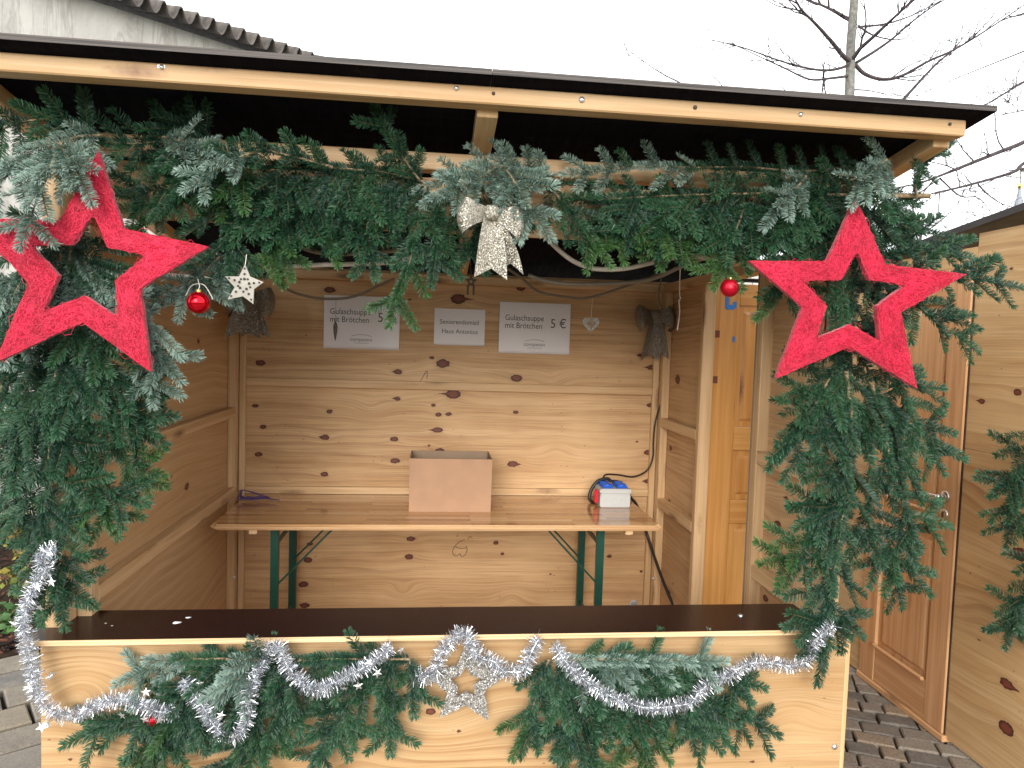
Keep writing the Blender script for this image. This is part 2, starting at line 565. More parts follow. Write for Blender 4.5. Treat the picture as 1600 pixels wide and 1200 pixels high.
t = NT('table_top')
g = t.attr('grain').outputs['Vector']
br = t.n('ShaderNodeTexBrick')
t.put(br.inputs['Vector'], g)
br.offset = .37
for k_, v_ in (('Scale', 1.0), ('Mortar Size', .0006), ('Brick Width', .52), ('Row Height', .042), ('Bias', 0.0)):
    br.inputs[k_].default_value = v_
br.inputs['Color1'].default_value = (0, 0, 0, 1)
br.inputs['Color2'].default_value = (1, 1, 1, 1)
br.inputs['Mortar'].default_value = (.1, .1, .1, 1)
f1 = t.noise(t.mapv(g, (1.5, 60, 1)), 1, 3)
c = t.ramp(br.outputs['Color'], [(0, (.30, .13, .048)), (.35, (.46, .235, .09)), (.7, (.56, .325, .14)), (1, (.68, .46, .25))])
c = t.mix(t.rng(f1, .35, .7, 0, .5), c, (.36, .16, .055))
t.set(c, .16, 0, .5, .5)

t = NT('plaster')
co = t.n('ShaderNodeTexCoord').outputs['Object']
a_ = t.noise(t.mapv(co, (2.2, 2.2, .7)), 1, 6, .65, 1.0)
b_ = t.noise(co, 14, 5, .7)
st = t.ramp(t.noise(t.mapv(co, (5, 5, .5)), 1, 5, .7, .8), [(.47, 0.0), (.52, .8), (.56, .1), (.7, .35)])
c = t.mix(t.rng(a_, .35, .65), (.50, .49, .46), (.36, .345, .32))
c = t.mix(t.math('MULTIPLY', st, .6), c, (.20, .185, .165))
c = t.mix(t.rng(b_, .5, .8, 0, .3), c, (.58, .57, .55))
t.set(c, .9, 0, .2)
t.bump(b_, .4, .01)
t = NT('fibre_cement')
co = t.n('ShaderNodeTexCoord').outputs['Object']
a_ = t.noise(co, 6, 6, .7)
t.set(t.ramp(a_, [(.3, (.055, .048, .044)), (.55, (.12, .105, .095)), (.75, (.20, .18, .16))]), .9, 0, .2)
t.bump(a_, .5, .01)
t = NT('white_brick')
co = t.n('ShaderNodeTexCoord').outputs['Object']
t.set(t.mix(t.rng(t.noise(co, 6, 5), .35, .65), (.66, .64, .60), (.50, .47, .44)), .85, 0, .2)

t = NT('paver_stone')
co = t.n('ShaderNodeTexCoord').outputs['Object']
oi = t.n('ShaderNodeObjectInfo').outputs['Random']
gp = t.n('ShaderNodeNewGeometry').outputs['Position']
a_ = t.noise(gp, 9, 5, .65)
b_ = t.noise(gp, 130, 4, .7)
c = t.ramp(oi, [(0, (.11, .10, .09)), (.3, (.18, .165, .145)), (.55, (.24, .21, .17)), (.75, (.26, .20, .14)), (1, (.17, .162, .155))])
c = t.mix(t.rng(a_, .42, .7, 0, .55), c, (.27, .235, .19))
c = t.mix(t.rng(b_, .48, .68, 0, .7), c, (.055, .048, .042))
t.set(c, .85, 0, .25)
t.bump(t.math('ADD', b_, a_), .5, .006)
t = NT('slab_stone')
oi = t.n('ShaderNodeObjectInfo').outputs['Random']
gp = t.n('ShaderNodeNewGeometry').outputs['Position']
a_ = t.noise(gp, 8, 5, .65)
b_ = t.noise(gp, 100, 4, .7)
c = t.ramp(oi, [(0, (.12, .118, .12)), (.4, (.17, .162, .15)), (.7, (.21, .182, .14)), (1, (.15, .144, .138))])
c = t.mix(t.rng(a_, .35, .7, 0, .55), c, (.30, .27, .21))
c = t.mix(t.rng(b_, .48, .70, 0, .6), c, (.085, .08, .075))
t.set(c, .85, 0, .25)
t.bump(t.math('ADD', b_, a_), .4, .005)
plain('joint_sand', (.022, .019, .016), .95, 0, .1, .4, 60)
plain('soil', (.035, .024, .018), .95, 0, .1, .5, 30)
t = NT('bark_chip')
oi = t.attr('tint').outputs['Fac']
t.set(t.ramp(oi, [(0, (.018, .012, .010)), (.5, (.055, .028, .018)), (1, (.16, .06, .035))]), .9, 0, .2)
plain('grass_far', (.05, .075, .03), .95, 0, .1, .4, 3)
t = NT('shrub_leaf')
oi = t.attr('tint').outputs['Fac']
t.set(t.ramp(oi, [(0, (.05, .10, .02)), (.5, (.16, .19, .035)), (1, (.32, .24, .05))]), .6, 0, .3)
t = NT('green_leaf')
oi = t.attr('tint').outputs['Fac']
t.set(t.ramp(oi, [(0, (.03, .09, .025)), (1, (.08, .17, .05))]), .5, 0, .3)
plain('tree_bark', (.17, .165, .15), .9, 0, .2, .35, 25)
plain('twig_bark', (.062, .05, .052), .85, 0, .2, .35, 25)
plain('hinge_brown', (.16, .055, .03), .6, 0, .3, .2)
plain('hinge_dark', (.05, .028, .02), .7, 0, .3, .2)
plain('spire_slate', (.20, .22, .25), .5, .2, .4, .1)

# ================================================================== the place: ground
def structure(o):
    o['kind'] = 'structure'
    return o
gv, gf = box_geo((-60, -40, -.40), (60, 90, -.052))
structure(part('ground', gv, gf, M['grass_far'], None))
gv, gf = box_geo((-4.2, -5.0, -.051), (7.5, 3.6, -.036))
pavement = structure(part('pavement', gv, gf, M['joint_sand'], None))

def paver_mesh(name, w, d, h, mat, seed):
    r = random.Random(seed)
    bm = bmesh.new()
    v, f = box_geo((-w / 2, -d / 2, -h), (w / 2, d / 2, 0))
    vs = [bm.verts.new((p[0] + r.uniform(-.004, .004), p[1] + r.uniform(-.004, .004), p[2])) for p in v]
    fs = [bm.faces.new([vs[i] for i in q]) for q in f]
    top = [e for e in bm.edges if all(q.co.z > -.001 for q in e.verts)]
    bmesh.ops.bevel(bm, geom=top, offset=.006, segments=1, affect='EDGES')
    me = bpy.data.meshes.new(name)
    bm.to_mesh(me)
    bm.free()
    me.materials.append(mat)
    return me

def lay(mat, gap, ang, origin, pitch, widths, inside, near, seed, name):
    """rows of stones turned by ang; stones whose centre is 'near' become objects, the rest one mesh"""
    r = random.Random(seed)
    ca, sa = math.cos(ang), math.sin(ang)
    meshes = {w: [paver_mesh(name, w - gap, pitch - gap, .045, mat, i * 7 + j) for j in range(3)] for i, w in enumerate(widths)}
    rest = MB()
    n = 0
    span = 7.0
    for row in range(int(-span / pitch), int(span / pitch)):
        s = -span + r.uniform(0, widths[0])
        while s < span:
            w = r.choice(widths)
            a, b = s + w / 2, row * pitch
            s += w
            x, y = origin[0] + ca * a - sa * b, origin[1] + sa * a + ca * b
            if not inside(x, y):
                continue
            z = r.uniform(-.004, .004)
            rz = ang + r.uniform(-.02, .02)
            if near(x, y) and n < 290:
                o = bpy.data.objects.new(name, r.choice(meshes[w]))
                COL.objects.link(o)
                o.parent = pavement
                o.location = Vector((x, y, z)) - pavement.location
                o.rotation_euler = (r.uniform(-.012, .012), r.uniform(-.012, .012), rz)
                n += 1
            else:
                v, f = box_geo((-w / 2 + gap / 2, -pitch / 2 + gap / 2, -.03), (w / 2 - gap / 2, pitch / 2 - gap / 2, 0))
                rest.add([(x + ca * p[0] - sa * p[1], y + sa * p[0] + ca * p[1], z + p[2]) for p in v], f)
    o = rest.build(name, mat, pavement, kind='stuff')
    return o
def in_bed(x, y):
    return -.574 * x + .819 * y > 1.775 and x < .2
lay(M['paver_stone'], .0095, R(-22), (3.0, .6), .098, [.10, .135, .165], lambda x, y: 1.3 < x < 6.5 and -4.5 < y < 3.2,
    lambda x, y: 2.55 < x < 3.42 and -.75 < y < 1.3, 3, 'paver')
lay(M['slab_stone'], .018, R(35), (-.7085, 1.0836), .20, [.20, .30, .40], lambda x, y: -3.9 < x < 1.3 and -4.5 < y < 3.2 and not in_bed(x, y),
    lambda x, y: -1.7 < x < -.02 and 0 < y < 1.6, 5, 'stone_slab')

# planting bed with bark chips left of the stall
bd = Vector((math.cos(R(35)), math.sin(R(35)), 0))
bn = Vector((-bd.y, bd.x, 0))
b0 = Vector((-.97, 1.50, 0)) + bn * .02
bv = [b0 - bd * 3.2, b0 + bd * 1.15, b0 + bd * 1.15 + bn * 3.0, b0 - bd * 3.2 + bn * 3.0]
bed_v = [(p.x, p.y, -.05) for p in bv] + [(p.x, p.y, .012) for p in bv]
structure(part('flower_bed', bed_v, box_geo((0, 0, 0), (1, 1, 1))[1], M['soil'], None))
r = random.Random(11)
v_, f_, t_ = [], [], []
for i in range(5200):
    p = b0 + bd * r.uniform(-3.0, 1.1) + bn * (r.uniform(0.01, 1) ** 1.6 * 2.9)
    l, w = r.uniform(.012, .04), r.uniform(.006, .014)
    m = Matrix.Rotation(r.uniform(0, 6.28), 3, 'Z') @ Matrix.Rotation(r.uniform(-.7, .7), 3, 'X') @ Matrix.Rotation(r.uniform(-.5, .5), 3, 'Y')
    z = r.uniform(.014, .035)
    n = len(v_)
    for a, b in ((-l, -w), (l, -w * .6), (l * .8, w), (-l, w * .7)):
        q = m @ Vector((a, b, 0))
        v_.append((p.x + q.x, p.y + q.y, z + q.z))
    f_.append((n, n + 1, n + 2, n + 3))
    t_ += [r.random() ** 1.5] * 4
o = part('bark_mulch', v_, f_, M['bark_chip'], None, attrs={'tint': ('FLOAT', t_)}, kind='stuff')

def leafy(name, c, h, spread, n, ll, mat, label, seed, stems=7, cat='plant', narrow=.35, group=None):
    r = random.Random(seed)
    t = thing(name, label, cat, c, group)
    st = MB()
    v, f, tt = [], [], []
    for s in range(stems):
        a = r.uniform(0, 6.28)
        tip = Vector((math.cos(a) * spread * r.uniform(.3, 1), math.sin(a) * spread * r.uniform(.3, 1), h * r.uniform(.6, 1)))
        path = spline([Vector(c), Vector(c) + Vector((tip.x * .3, tip.y * .3, tip.z * .6)), Vector(c) + tip], 5)
        st.tube(path, [.006 * (1 - .7 * i / len(path)) for i in range(len(path))], 5)
        for k in range(n // stems):
            p = path[r.randrange(2, len(path))] + Vector((r.gauss(0, .02), r.gauss(0, .02), r.gauss(0, .02)))
            d = Vector((r.gauss(0, 1), r.gauss(0, 1), r.gauss(.3, .7))).normalized()
            w = d.cross(Vector((r.gauss(0, 1), r.gauss(0, 1), r.gauss(0, 1)))).normalized()
            up = d.cross(w)
            l = ll * r.uniform(.6, 1.2)
            b = len(v)
            for q in (p, p + d * l * .45 + w * l * narrow - up * l * .05, p + d * l - up * l * .18, p + d * l * .45 - w * l * narrow - up * l * .05):
                v.append(tuple(q))
            f += [(b, b + 1, b + 2), (b, b + 2, b + 3)]
            tt += [r.random()] * 4
    st.build('stem', M['fir_bark'], t)
    part('foliage', v, f, mat, t, attrs={'tint': ('FLOAT', tt)})
    return t
leafy('shrub', (-1.6894, 2.9958, 0.0120), .50, .30, 420, .05, M['shrub_leaf'], 'yellowing leafy shrub in the bark bed at the left edge, nearest the house wall', 1, 9, 'shrub', .22)
leafy('bed_plant', (-1.1271, 1.8133, 0.0120), .16, .13, 60, .07, M['green_leaf'], 'low bright green plant on the bark mulch just above the paving edge', 2, 5)
leafy('bed_plant', (-1.3371, 2.3020, 0.0120), .22, .2, 90, .05, M['shrub_leaf'], 'straggly rust and green plant in the bark bed behind the low green one', 3, 6)
leafy('shrub', (-2.1577, 2.7298, 0.0120), .7, .4, 500, .05, M['shrub_leaf'], 'tall yellow green shrub farthest left in the bark bed by the house wall', 4, 10, 'shrub', .22)
leafy('shrub', (3.05, 3.4, -.04), .95, .35, 600, .055, M['green_leaf'], 'dark green shrub in the slit beside the open pine door', 5, 10, 'shrub', .3)

# ================================================================== house with corrugated roof, top left
A = Vector((-1.3634, 4.5581, 4.5076))
B = Vector((-0.4680, 5.2833, 4.5076))
hz = A.z
hd = (B - A)
hd.z = 0
hd.normalize()
hn = Vector((hd.y, -hd.x, 0))            # towards the viewer
house = thing('house', 'weathered pale plastered house with a dark corrugated roof behind the left of the stall', 'house', (A.x, A.y, -.05))
def hp(s, n, z):
    q = A + hd * s + hn * n
    return (q.x, q.y, z)
w0, w1 = -6.0, 5.2
v = [hp(w0, -.10, -.05), hp(w1, -.10, -.05), hp(w1, -.10, hz - .03), hp(w0, -.10, hz - .03), hp(w0, -5, -.05), hp(w1, -5, -.05), hp(w1, -5, hz - .03), hp(w0, -5, hz - .03)]
part('wall', v, [(0, 1, 2, 3), (1, 5, 6, 2), (5, 4, 7, 6), (4, 0, 3, 7), (3, 2, 6, 7)], M['plaster'], house)
v = [hp(w0, -.06, -.05), hp(w1, -.06, -.05), hp(w1, -.06, .28), hp(w0, -.06, .28), hp(w0, -.099, -.05), hp(w1, -.099, -.05), hp(w1, -.099, .28), hp(w0, -.099, .28)]
part('plinth', v, box_geo((0, 0, 0), (1, 1, 1))[1][:0] + [(0, 1, 2, 3), (3, 2, 6, 7), (1, 5, 6, 2), (0, 3, 7, 4)], M['white_brick'], house)
pitch = 0.1440
roofv, rf = [], []
SEG = 12
ns = int((w1 - w0 + .5) / pitch * SEG)
for i in range(ns + 1):
    s = w0 - .2 + i * pitch / SEG
    zz = .078 * math.cos(2 * math.pi * (s - 0.0) / pitch)
    zz = zz if zz > 0 else zz * .55
    for (n, dz) in ((.14, 0.0), (-2.6, .95)):
        for th in (0.0, -.014):
            x, y, z = hp(s, n, hz + dz + zz + th)
            roofv.append((x, y, z))
for i in range(ns):
    a, b = i * 4, i * 4 + 4
    rf += [(a, a + 2, b + 2, b), (a + 1, b + 1, b + 3, a + 3), (a, b, b + 1, a + 1), (a + 2, a + 3, b + 3, b + 2)]
part('roof', roofv, rf, M['fibre_cement'], house, smooth=False)

# whitewashed brick wall far behind the door gap
bw = thing('garden_wall', 'whitewashed brick wall seen through the slit beside the open pine door', 'wall', (4.5, 5.2, -.05))
wood = part('wall_core', *box_geo((2.2, 5.23, -.05), (7.2, 5.5, 2.45)), M['joint_sand'], bw)
me_b, c_b = mesh_of('brick', *box_geo((0, 0, 0), (.23, .03, .063)), M['white_brick'])
rest = MB()
n = 0
for row in range(33):
    for k in range(21):
        x = 2.2 + k * .24 + (.12 if row % 2 else 0)
        z = -.02 + row * .074
        if 2.9 < x < 4.3 and n < 170:
            link('brick', me_b, bw, (x + .115, 5.215 + (k * 7 + row * 3) % 5 * .001, z + .03))
            n += 1
        else:
            rest.box((x, 5.2, z), (x + .23, 5.23, z + .063))
rest.build('brick', M['white_brick'], bw, kind='stuff')
part('coping', *box_geo((2.15, 5.15, 2.451), (7.25, 5.55, 2.52)), M['plaster'], bw)

# ================================================================== the market stall
stall = thing('market_stall', 'wooden market stall with a dark roof, open counter and fir garlands', 'market stall', (1.3, .9, 0))
FZ = .72
ply_panel('front_panel', (0, 0, .03), (1, 0, 0), (0, 0, 1), 2.604, FZ - .03, .018, M['ply_front'], stall, .0085,
          [(1.185, 0.4363, 0.011), (0.0839, 0.3133, 0.005), (2.287, 0.2305, 0.005), (1.278, 0.3693, 0.006)], 3, .035, 1.3, 5.5,
          swirl=[(1.206, 0.4357, 0.1, 0.085), (0.3283, 0.4017, 0.12, 0.08), (2.425, 0.4077, 0.07, -0.05)] + [(0.1221, 0.5698, 0.09, -0.07), (1.676, 0.4056, 0.08, 0.04), (0.9563, 0.3407, 0.08, -0.05)])
# streaks of reddish heartwood on the panel stay in the grain; end post edge of the side sheet
wood_box('corner_strip', (2.606, .004, .03), (2.622, .052, .72), M['frame_wood'], stall, axis=2, ch=.001)
wood_box('post', (2.548, .0585, .03), (2.604, .145, 2.24), M['frame_wood'], stall)
wood_box('post', (-.018, .0585, .03), (.0335, .145, 2.24), M['frame_wood'], stall)
wood_box('post', (.0345, .147, .03), (.079, .20, 2.0), M['frame_wood'], stall)

# counter board with rounded front corners
def counter():
    zt, zb = .7378, .7208
    x0, x1, yf, yb, rr = -.052, 2.552, -.042, .195, .055
    out = []
    for k in range(9):
        a = math.pi + k * math.pi / 16
        out.append((x0 + rr + rr * math.cos(a), yf + rr + rr * math.sin(a)))
    x1 = 2.64
    for k in range(9):
        a = 1.5 * math.pi + k * math.pi / 16
        out.append((x1 - rr + rr * math.cos(a), yf + rr + rr * math.sin(a)))
    out += [(x1, .0565), (2.546, .0565), (2.546, yb), (.0355, yb), (.0355, .0565), (x0, .0565)]
    n = len(out)
    v = [(x, y, zt) for x, y in out] + [(x, y, zb) for x, y in out]
    f = [tuple(range(n)), tuple(range(2 * n - 1, n - 1, -1))] + [(i + n, (i + 1) % n + n, (i + 1) % n, i) for i in range(n)]
    return v, f, [0, 0] + [1] * n
v, f, mi = counter()
counter_o = part('counter_board', v, f, [M['film_counter'], M['ply_edge']], stall, mat_ids=mi)
for (x, y, s) in [(0.3651, 0.0824, 0.7380)[:2] + (1.0,), (0.3886, 0.1239, 0.7380)[:2] + (.6,), (0.1505, 0.0838, 0.7380)[:2] + (.25,), (0.1790, 0.0626, 0.7380)[:2] + (.22,)]:
    r = random.Random(int(x * 1000))
    n = 9
    vv = [(x + .016 * s * math.cos(i * 6.283 / n) * r.uniform(.6, 1.3), y + .012 * s * math.sin(i * 6.283 / n) * r.uniform(.6, 1.3), .7386) for i in range(n)] + [(x, y, .7386 + .003 * s)]
    part('bird_dropping', vv, [(i, (i + 1) % n, n) for i in range(n)], M['bird_white'], counter_o)
def bolt(p, axis, r_, parent, mat='zinc', name='bolt'):
    v, f = lathe_geo([(r_, 0), (r_, .002), (r_ * .75, .0045), (r_ * .25, .006), (.0002, .0062)], (0, 0, 0), 12, 'Z')
    q = {'-Y': lambda a: (a[0], -a[2], a[1]), '+Z': lambda a: a, '+X': lambda a: (a[2], a[0], a[1]), '-X': lambda a: (-a[2], -a[0], a[1])}[axis]
    return part(name, [tuple(Vector(q(a)) + Vector(p)) for a in v], f, M[mat], parent, smooth=True)
bolt((2.2572, 0.0851, 0.7385), '+Z', .009, counter_o)
bolt((2.5819, -0.0010, 0.3037), '-Y', .0105, stall)

# roof: boards, front beam, rafters
SL = .148
def roof_z(y):
    return 2.379 - SL * y
for i, (xa, xb) in enumerate(((-.235, 1.3094), (1.3106, 2.842))):
    v = []
    for th in (0.0, .016):
        v += [(xa, -.225, roof_z(-.225) + th), (xb, -.225, roof_z(-.225) + th), (xb, 2.05, roof_z(2.05) + th), (xa, 2.05, roof_z(2.05) + th)]
    part('roof_board', v, box_geo((0, 0, 0), (1, 1, 1))[1], [M['film_roof'], M['roof_edge']], stall, mat_ids=[0, 0, 1, 1, 1, 1])
beam = wood_box('front_beam', (-.162, -.165, 2.352), (2.792, -.103, 2.4015), M['beam_wood'], stall, ch=.004)
for (u_, m_, r_) in (((0.4095, -0.1660, 2.3900), 'zinc', .007), ((1.2124, -0.1660, 2.3887), 'zinc', .007), ((1.3190, -0.1660, 2.3817), 'screw_dark', .005), ((1.5773, -0.1660, 2.3810), 'zinc', .009), ((2.2492, -0.1660, 2.3825), 'zinc', .007), ((2.7349, -0.1660, 2.3849), 'screw_dark', .005), ((1.9192, -0.1660, 2.3816), 'screw_dark', .006)):
    bolt(u_, '-Y', r_, beam, m_, 'screw')
part('nail_plate', *box_geo(tuple(Vector((0.3980, -0.1665, 2.3959))), tuple(Vector((0.4175, -0.1650, 2.3876)))), M['zinc'], beam)
for xa, xb in ((-.160, -.104), (1.276, 1.339), (2.732, 2.788)):
    wood_box('rafter', (xa, -.1025, 2.334), (xb, 1.99, 2.334 + .057), M['frame_wood'], stall, shear=SL)
wood_box('top_plate', (-.02, .150, 2.232), (2.62, .212, 2.288), M['frame_wood'], stall, ch=.003)
ply_panel('header_board', (-.02, .1475, 2.026), (1, 0, 0), (0, 0, 1), 2.63, .178, .018, M['ply_front'], stall, .012, [(.5, .09, .008), (1.9, .05, .008), (2.2, .12, .007), (1.3, .05, .004)], 8, .02, 1.5, 6)
wood_box('back_plate', (.0, 1.84, 1.995), (2.59, 1.884, 2.044), M['frame_wood'], stall)

# back wall
bx0, bz0 = .03, .04
ply_panel('back_panel', (bx0, 1.886, bz0), (1, 0, 0), (0, 0, 1), 2.53, 2.02, .018, M['ply_back'], stall, .0085,
          [(0.1809, 1.64, 0.011), (0.1581, 1.472, 0.016), (0.5343, 1.898, 0.017), (0.929, 1.442, 0.015), (1.185, 1.497, 0.024), (1.122, 1.529, 0.009), (1.265, 1.875, 0.028), (1.165, 1.108, 0.016), (1.136, 1.253, 0.009), (1.167, 1.198, 0.012), (1.226, 1.203, 0.011), (0.1759, 1.109, 0.012), (0.1324, 1.228, 0.01), (0.5452, 1.204, 0.012), (0.9286, 1.286, 0.012), (0.5224, 1.055, 0.016), (0.1528, 0.9502, 0.013), (0.5221, 0.84, 0.014), (0.9153, 1.051, 0.014), (0.9217, 0.9233, 0.015), (1.18, 0.9834, 0.018), (1.116, 1.016, 0.007), (1.612, 0.9131, 0.018), (1.621, 1.222, 0.01), (1.25, 1.32, 0.026), (1.619, 1.423, 0.02), (0.4355, 0.3372, 0.016), (1.024, 0.4619, 0.014), (1.016, 0.3549, 0.016), (0.4122, 0.1938, 0.017), (0.4211, 0.0686, 0.015), (1.527, 0.4391, 0.012), (1.567, 0.3731, 0.008), (0.445, 0.4314, 0.01), (1.629, 1.952, 0.017), (2.437, 1.509, 0.016), (2.435, 1.281, 0.012), (2.436, 0.9936, 0.016), (2.22, 0.3563, 0.01), (2.423, 0.2606, 0.008), (1.568, 0.3693, 0.006), (1.862, 0.2473, 0.006), (2.359, 1.58, 0.01), (0.9856, 1.861, 0.006), (0.4066, 1.636, 0.004), (2.44, 0.8176, 0.013), (2.362, 1.059, 0.006)],
          21, .03, 1.0, 4.0, swirl=[(1.822, 1.394, 0.07, 0.05), (0.7802, 1.22, 0.07, 0.045), (1.874, 1.013, 0.06, -0.04), (0.9867, 0.1439, 0.05, 0.06), (1.633, 0.1195, 0.06, -0.05), (2.012, 0.4313, 0.05, 0.05)])
bp = [o for o in stall.children if o.name.startswith('back_panel')][0]
# pencil scribbles on the sheet
def scribble(pts, r_=.0016):
    MB().tube(spline(pts, 4), r_, 4).build('pencil_mark', M['pencil'], bp)
scribble([(1.3701, 1.8850, 0.4986), (1.3327, 1.8850, 0.4793), (1.3035, 1.8850, 0.4409), (1.3043, 1.8850, 0.4101), (1.3235, 1.8850, 0.3985), (1.3458, 1.8850, 0.4138), (1.3500, 1.8850, 0.3984), (1.3727, 1.8850, 0.4022), (1.3869, 1.8850, 0.4369), (1.3787, 1.8850, 0.4601)])
scribble([(1.3183, 1.8850, 0.4524), (1.3488, 1.8850, 0.4447), (1.3866, 1.8850, 0.4485)])
scribble([(1.3243, 1.8850, 0.5139), (1.3276, 1.8850, 0.5293)])
scribble([(1.3890, 1.8850, 0.4986), (1.3998, 1.8850, 0.5178), (1.4153, 1.8850, 0.5063)])
scribble([(1.0887, 1.8850, 1.4299), (1.1241, 1.8850, 1.4940), (1.1252, 1.8850, 1.4457)])
for a, b in ((.0795, .114), (2.468, 2.505)):
    wood_box('batten', (a, 1.8595, .05), (b, 1.885, 1.995), M['frame_wood'], stall)
for z0, z1 in ((1.383, 1.4295), (.769, .8115)):
    wood_box('batten', (.1145, 1.8615, z0), (2.4675, 1.885, z1), M['frame_wood'], stall)
# left wall
ply_panel('side_panel', (.033, .148, .04), (0, 1, 0), (0, 0, 1), 1.736, 2.0, .018, M['ply_left'], stall, .010,
          [(1.019, 0.9131, 0.016), (0.6292, 0.7638, 0.006), (0.8259, 0.9956, 0.006), (1.169, 1.591, 0.012), (1.089, 1.536, 0.007), (1.107, 1.503, 0.006)], 31, .11, 2.4, 3.4)
wood_box('stud', (.034, 1.80, .05), (.078, 1.8585, 1.995), M['frame_wood'], stall)
wood_box('rail', (.034, .202, 1.214), (.0785, 1.798, 1.2665), M['frame_wood'], stall)
wood_box('rail', (.034, .202, .7665), (.0785, 1.798, .819), M['frame_wood'], stall)
wood_box('rail', (.034, .202, 1.95), (.0785, 1.798, 1.995), M['frame_wood'], stall)
bolt((0.0784, 1.7990, 0.3068), '-Y', .009, stall)
# right wall with the door opening between y .60 and y 1.19
ply_panel('side_panel', (2.552, 1.884, .04), (0, -1, 0), (0, 0, 1), .684, 1.985, .018, M['ply_right'], stall, .010,
          [(0.2168, 1.45, 0.026), (0.0872, 1.68, 0.008), (0.1488, 1.045, 0.014), (0.1674, 0.735, 0.011), (0.2362, 0.2181, 0.01), (0.2936, 0.2871, 0.007)], 41, .05, 2.0, 5.0)
ply_panel('side_panel', (2.552, .602, .04), (0, -1, 0), (0, 0, 1), .455, 1.985, .018, M['ply_right'], stall, .010,
          [(0.1786, 0.9285, 0.022), (0.2381, 1.051, 0.012), (0.0185, 1.056, 0.016), (0.0221, 0.8652, 0.013), (0.033, 0.6619, 0.016), (0.1092, 0.6071, 0.014), (0.3973, 1.039, 0.01), (-0.03, 1.596, 0.005)], 45, .09, 2.0, 5.0)
wood_box('stud', (2.506, 1.80, .05), (2.551, 1.8585, 1.995), M['frame_wood'], stall)
wood_box('door_jamb', (2.506, 1.195, .03), (2.568, 1.236, 1.995), M['frame_wood'], stall, label='pale back jamb of the door opening')
wood_box('door_jamb', (2.506, .545, .03), (2.60, .603, 1.995), M['frame_wood'], stall, label='front jamb of the door opening, grey on its edge')
part('weathered_edge', *box_geo((2.5045, .593, .03), (2.5985, .6055, 1.995)), M['grey_wood'], stall)
for za, zb in ((1.200, 1.2537), (.720, .7745)):
    wood_box('rail', (2.506, 1.238, za), (2.551, 1.798, zb), M['frame_wood'], stall)
    wood_box('rail', (2.506, .202, za), (2.551, .543, zb), M['frame_wood'], stall)
wood_box('rail', (2.506, .202, 1.996), (2.575, 1.84, 2.045), M['frame_wood'], stall)
wood_box('stud', (2.508, .147, .03), (2.546, .20, 1.995), M['frame_wood'], stall)
bolt((2.5031, 1.7990, 0.2861), '-Y', .009, stall)
# floor inside
part('floor_board', *box_geo((.03, .02, -.010), (2.55, 1.88, .004)), M['frame_wood'], stall)
# round vent in the back wall
vp = (2.4135, 1.8850, 0.0978)
ve = part('vent_cap', *lathe_geo([(.027, 0), (.027, .006), (.022, .010), (.0004, .011)], vp, 20, 'Y'), M['grey_plastic'], stall, smooth=True)
ve.data.transform(Matrix.Scale(-1, 4, (0, 1, 0)))
ve.data.flip_normals()
ve.location.y -= .011
for dz in (-.008, .002, .011):
    MB().box((vp[0] - .019, 1.8725, vp[2] + dz), (vp[0] + .019, 1.8738, vp[2] + dz + .003)).build('slot', M['black_rubber'], ve)

# ---- panelled door leaf
def door_leaf(name, put, w, h, mat, parent, stile, rails, recess, th=.04):
    """put(s, n, z): s across the leaf, n out of the face towards the viewer. rails: list of (z0, z1)"""
    def piece(nm, s0, s1, z0, z1, n0, n1, along_z, bev=.003):
        a, b = put(s0, n0, z0), put(s1, n1, z1)
        ax = 2 if along_z else None
        return wood_box(nm, a, b, mat, parent, axis=ax, ch=bev)
    piece('stile', 0, stile, 0, h, -th, 0, True)
    piece('stile', w - stile, w, 0, h, -th, 0, True)
    for z0, z1 in rails:
        d = [abs(put(1, 0, 0)[i] - put(0, 0, 0)[i]) for i in range(2)]
        a, b = put(stile + .001, -th + .002, z0), put(w - stile - .001, -.002, z1)
        wood_box('rail', a, b, mat, parent, axis=d.index(max(d)), ch=.003)
    for (a0, a1), (b0, b1) in zip(rails[:-1], rails[1:]):
        p = piece('panel', stile + .001, w - stile - .001, a1 + .001, b0 - .001, -th + .012, -recess, True, .001)
        # raised field with sloping edges
        s0, s1, z0, z1 = stile + .028, w - stile - .028, a1 + .030, b0 - .030
        if z1 - z0 > .05 and s1 - s0 > .05:
            e = .014
            vv = [put(s0, -recess + .0005, z0), put(s1, -recess + .0005, z0), put(s1, -recess + .0005, z1), put(s0, -recess + .0005, z1),
                  put(s0 + e, -recess + .008, z0 + e), put(s1 - e, -recess + .008, z0 + e), put(s1 - e, -recess + .008, z1 - e), put(s0 + e, -recess + .008, z1 - e)]
            o_ = rng.uniform(0, 30)
            gg = [(q[2] + o_, q[0], q[1]) for q in vv]
            part('raised_field', vv, [(0, 1, 5, 4), (1, 2, 6, 5), (2, 3, 7, 6), (3, 0, 4, 7), (4, 5, 6, 7)], mat, p, attrs={'grain': ('FLOAT_VECTOR', gg)})

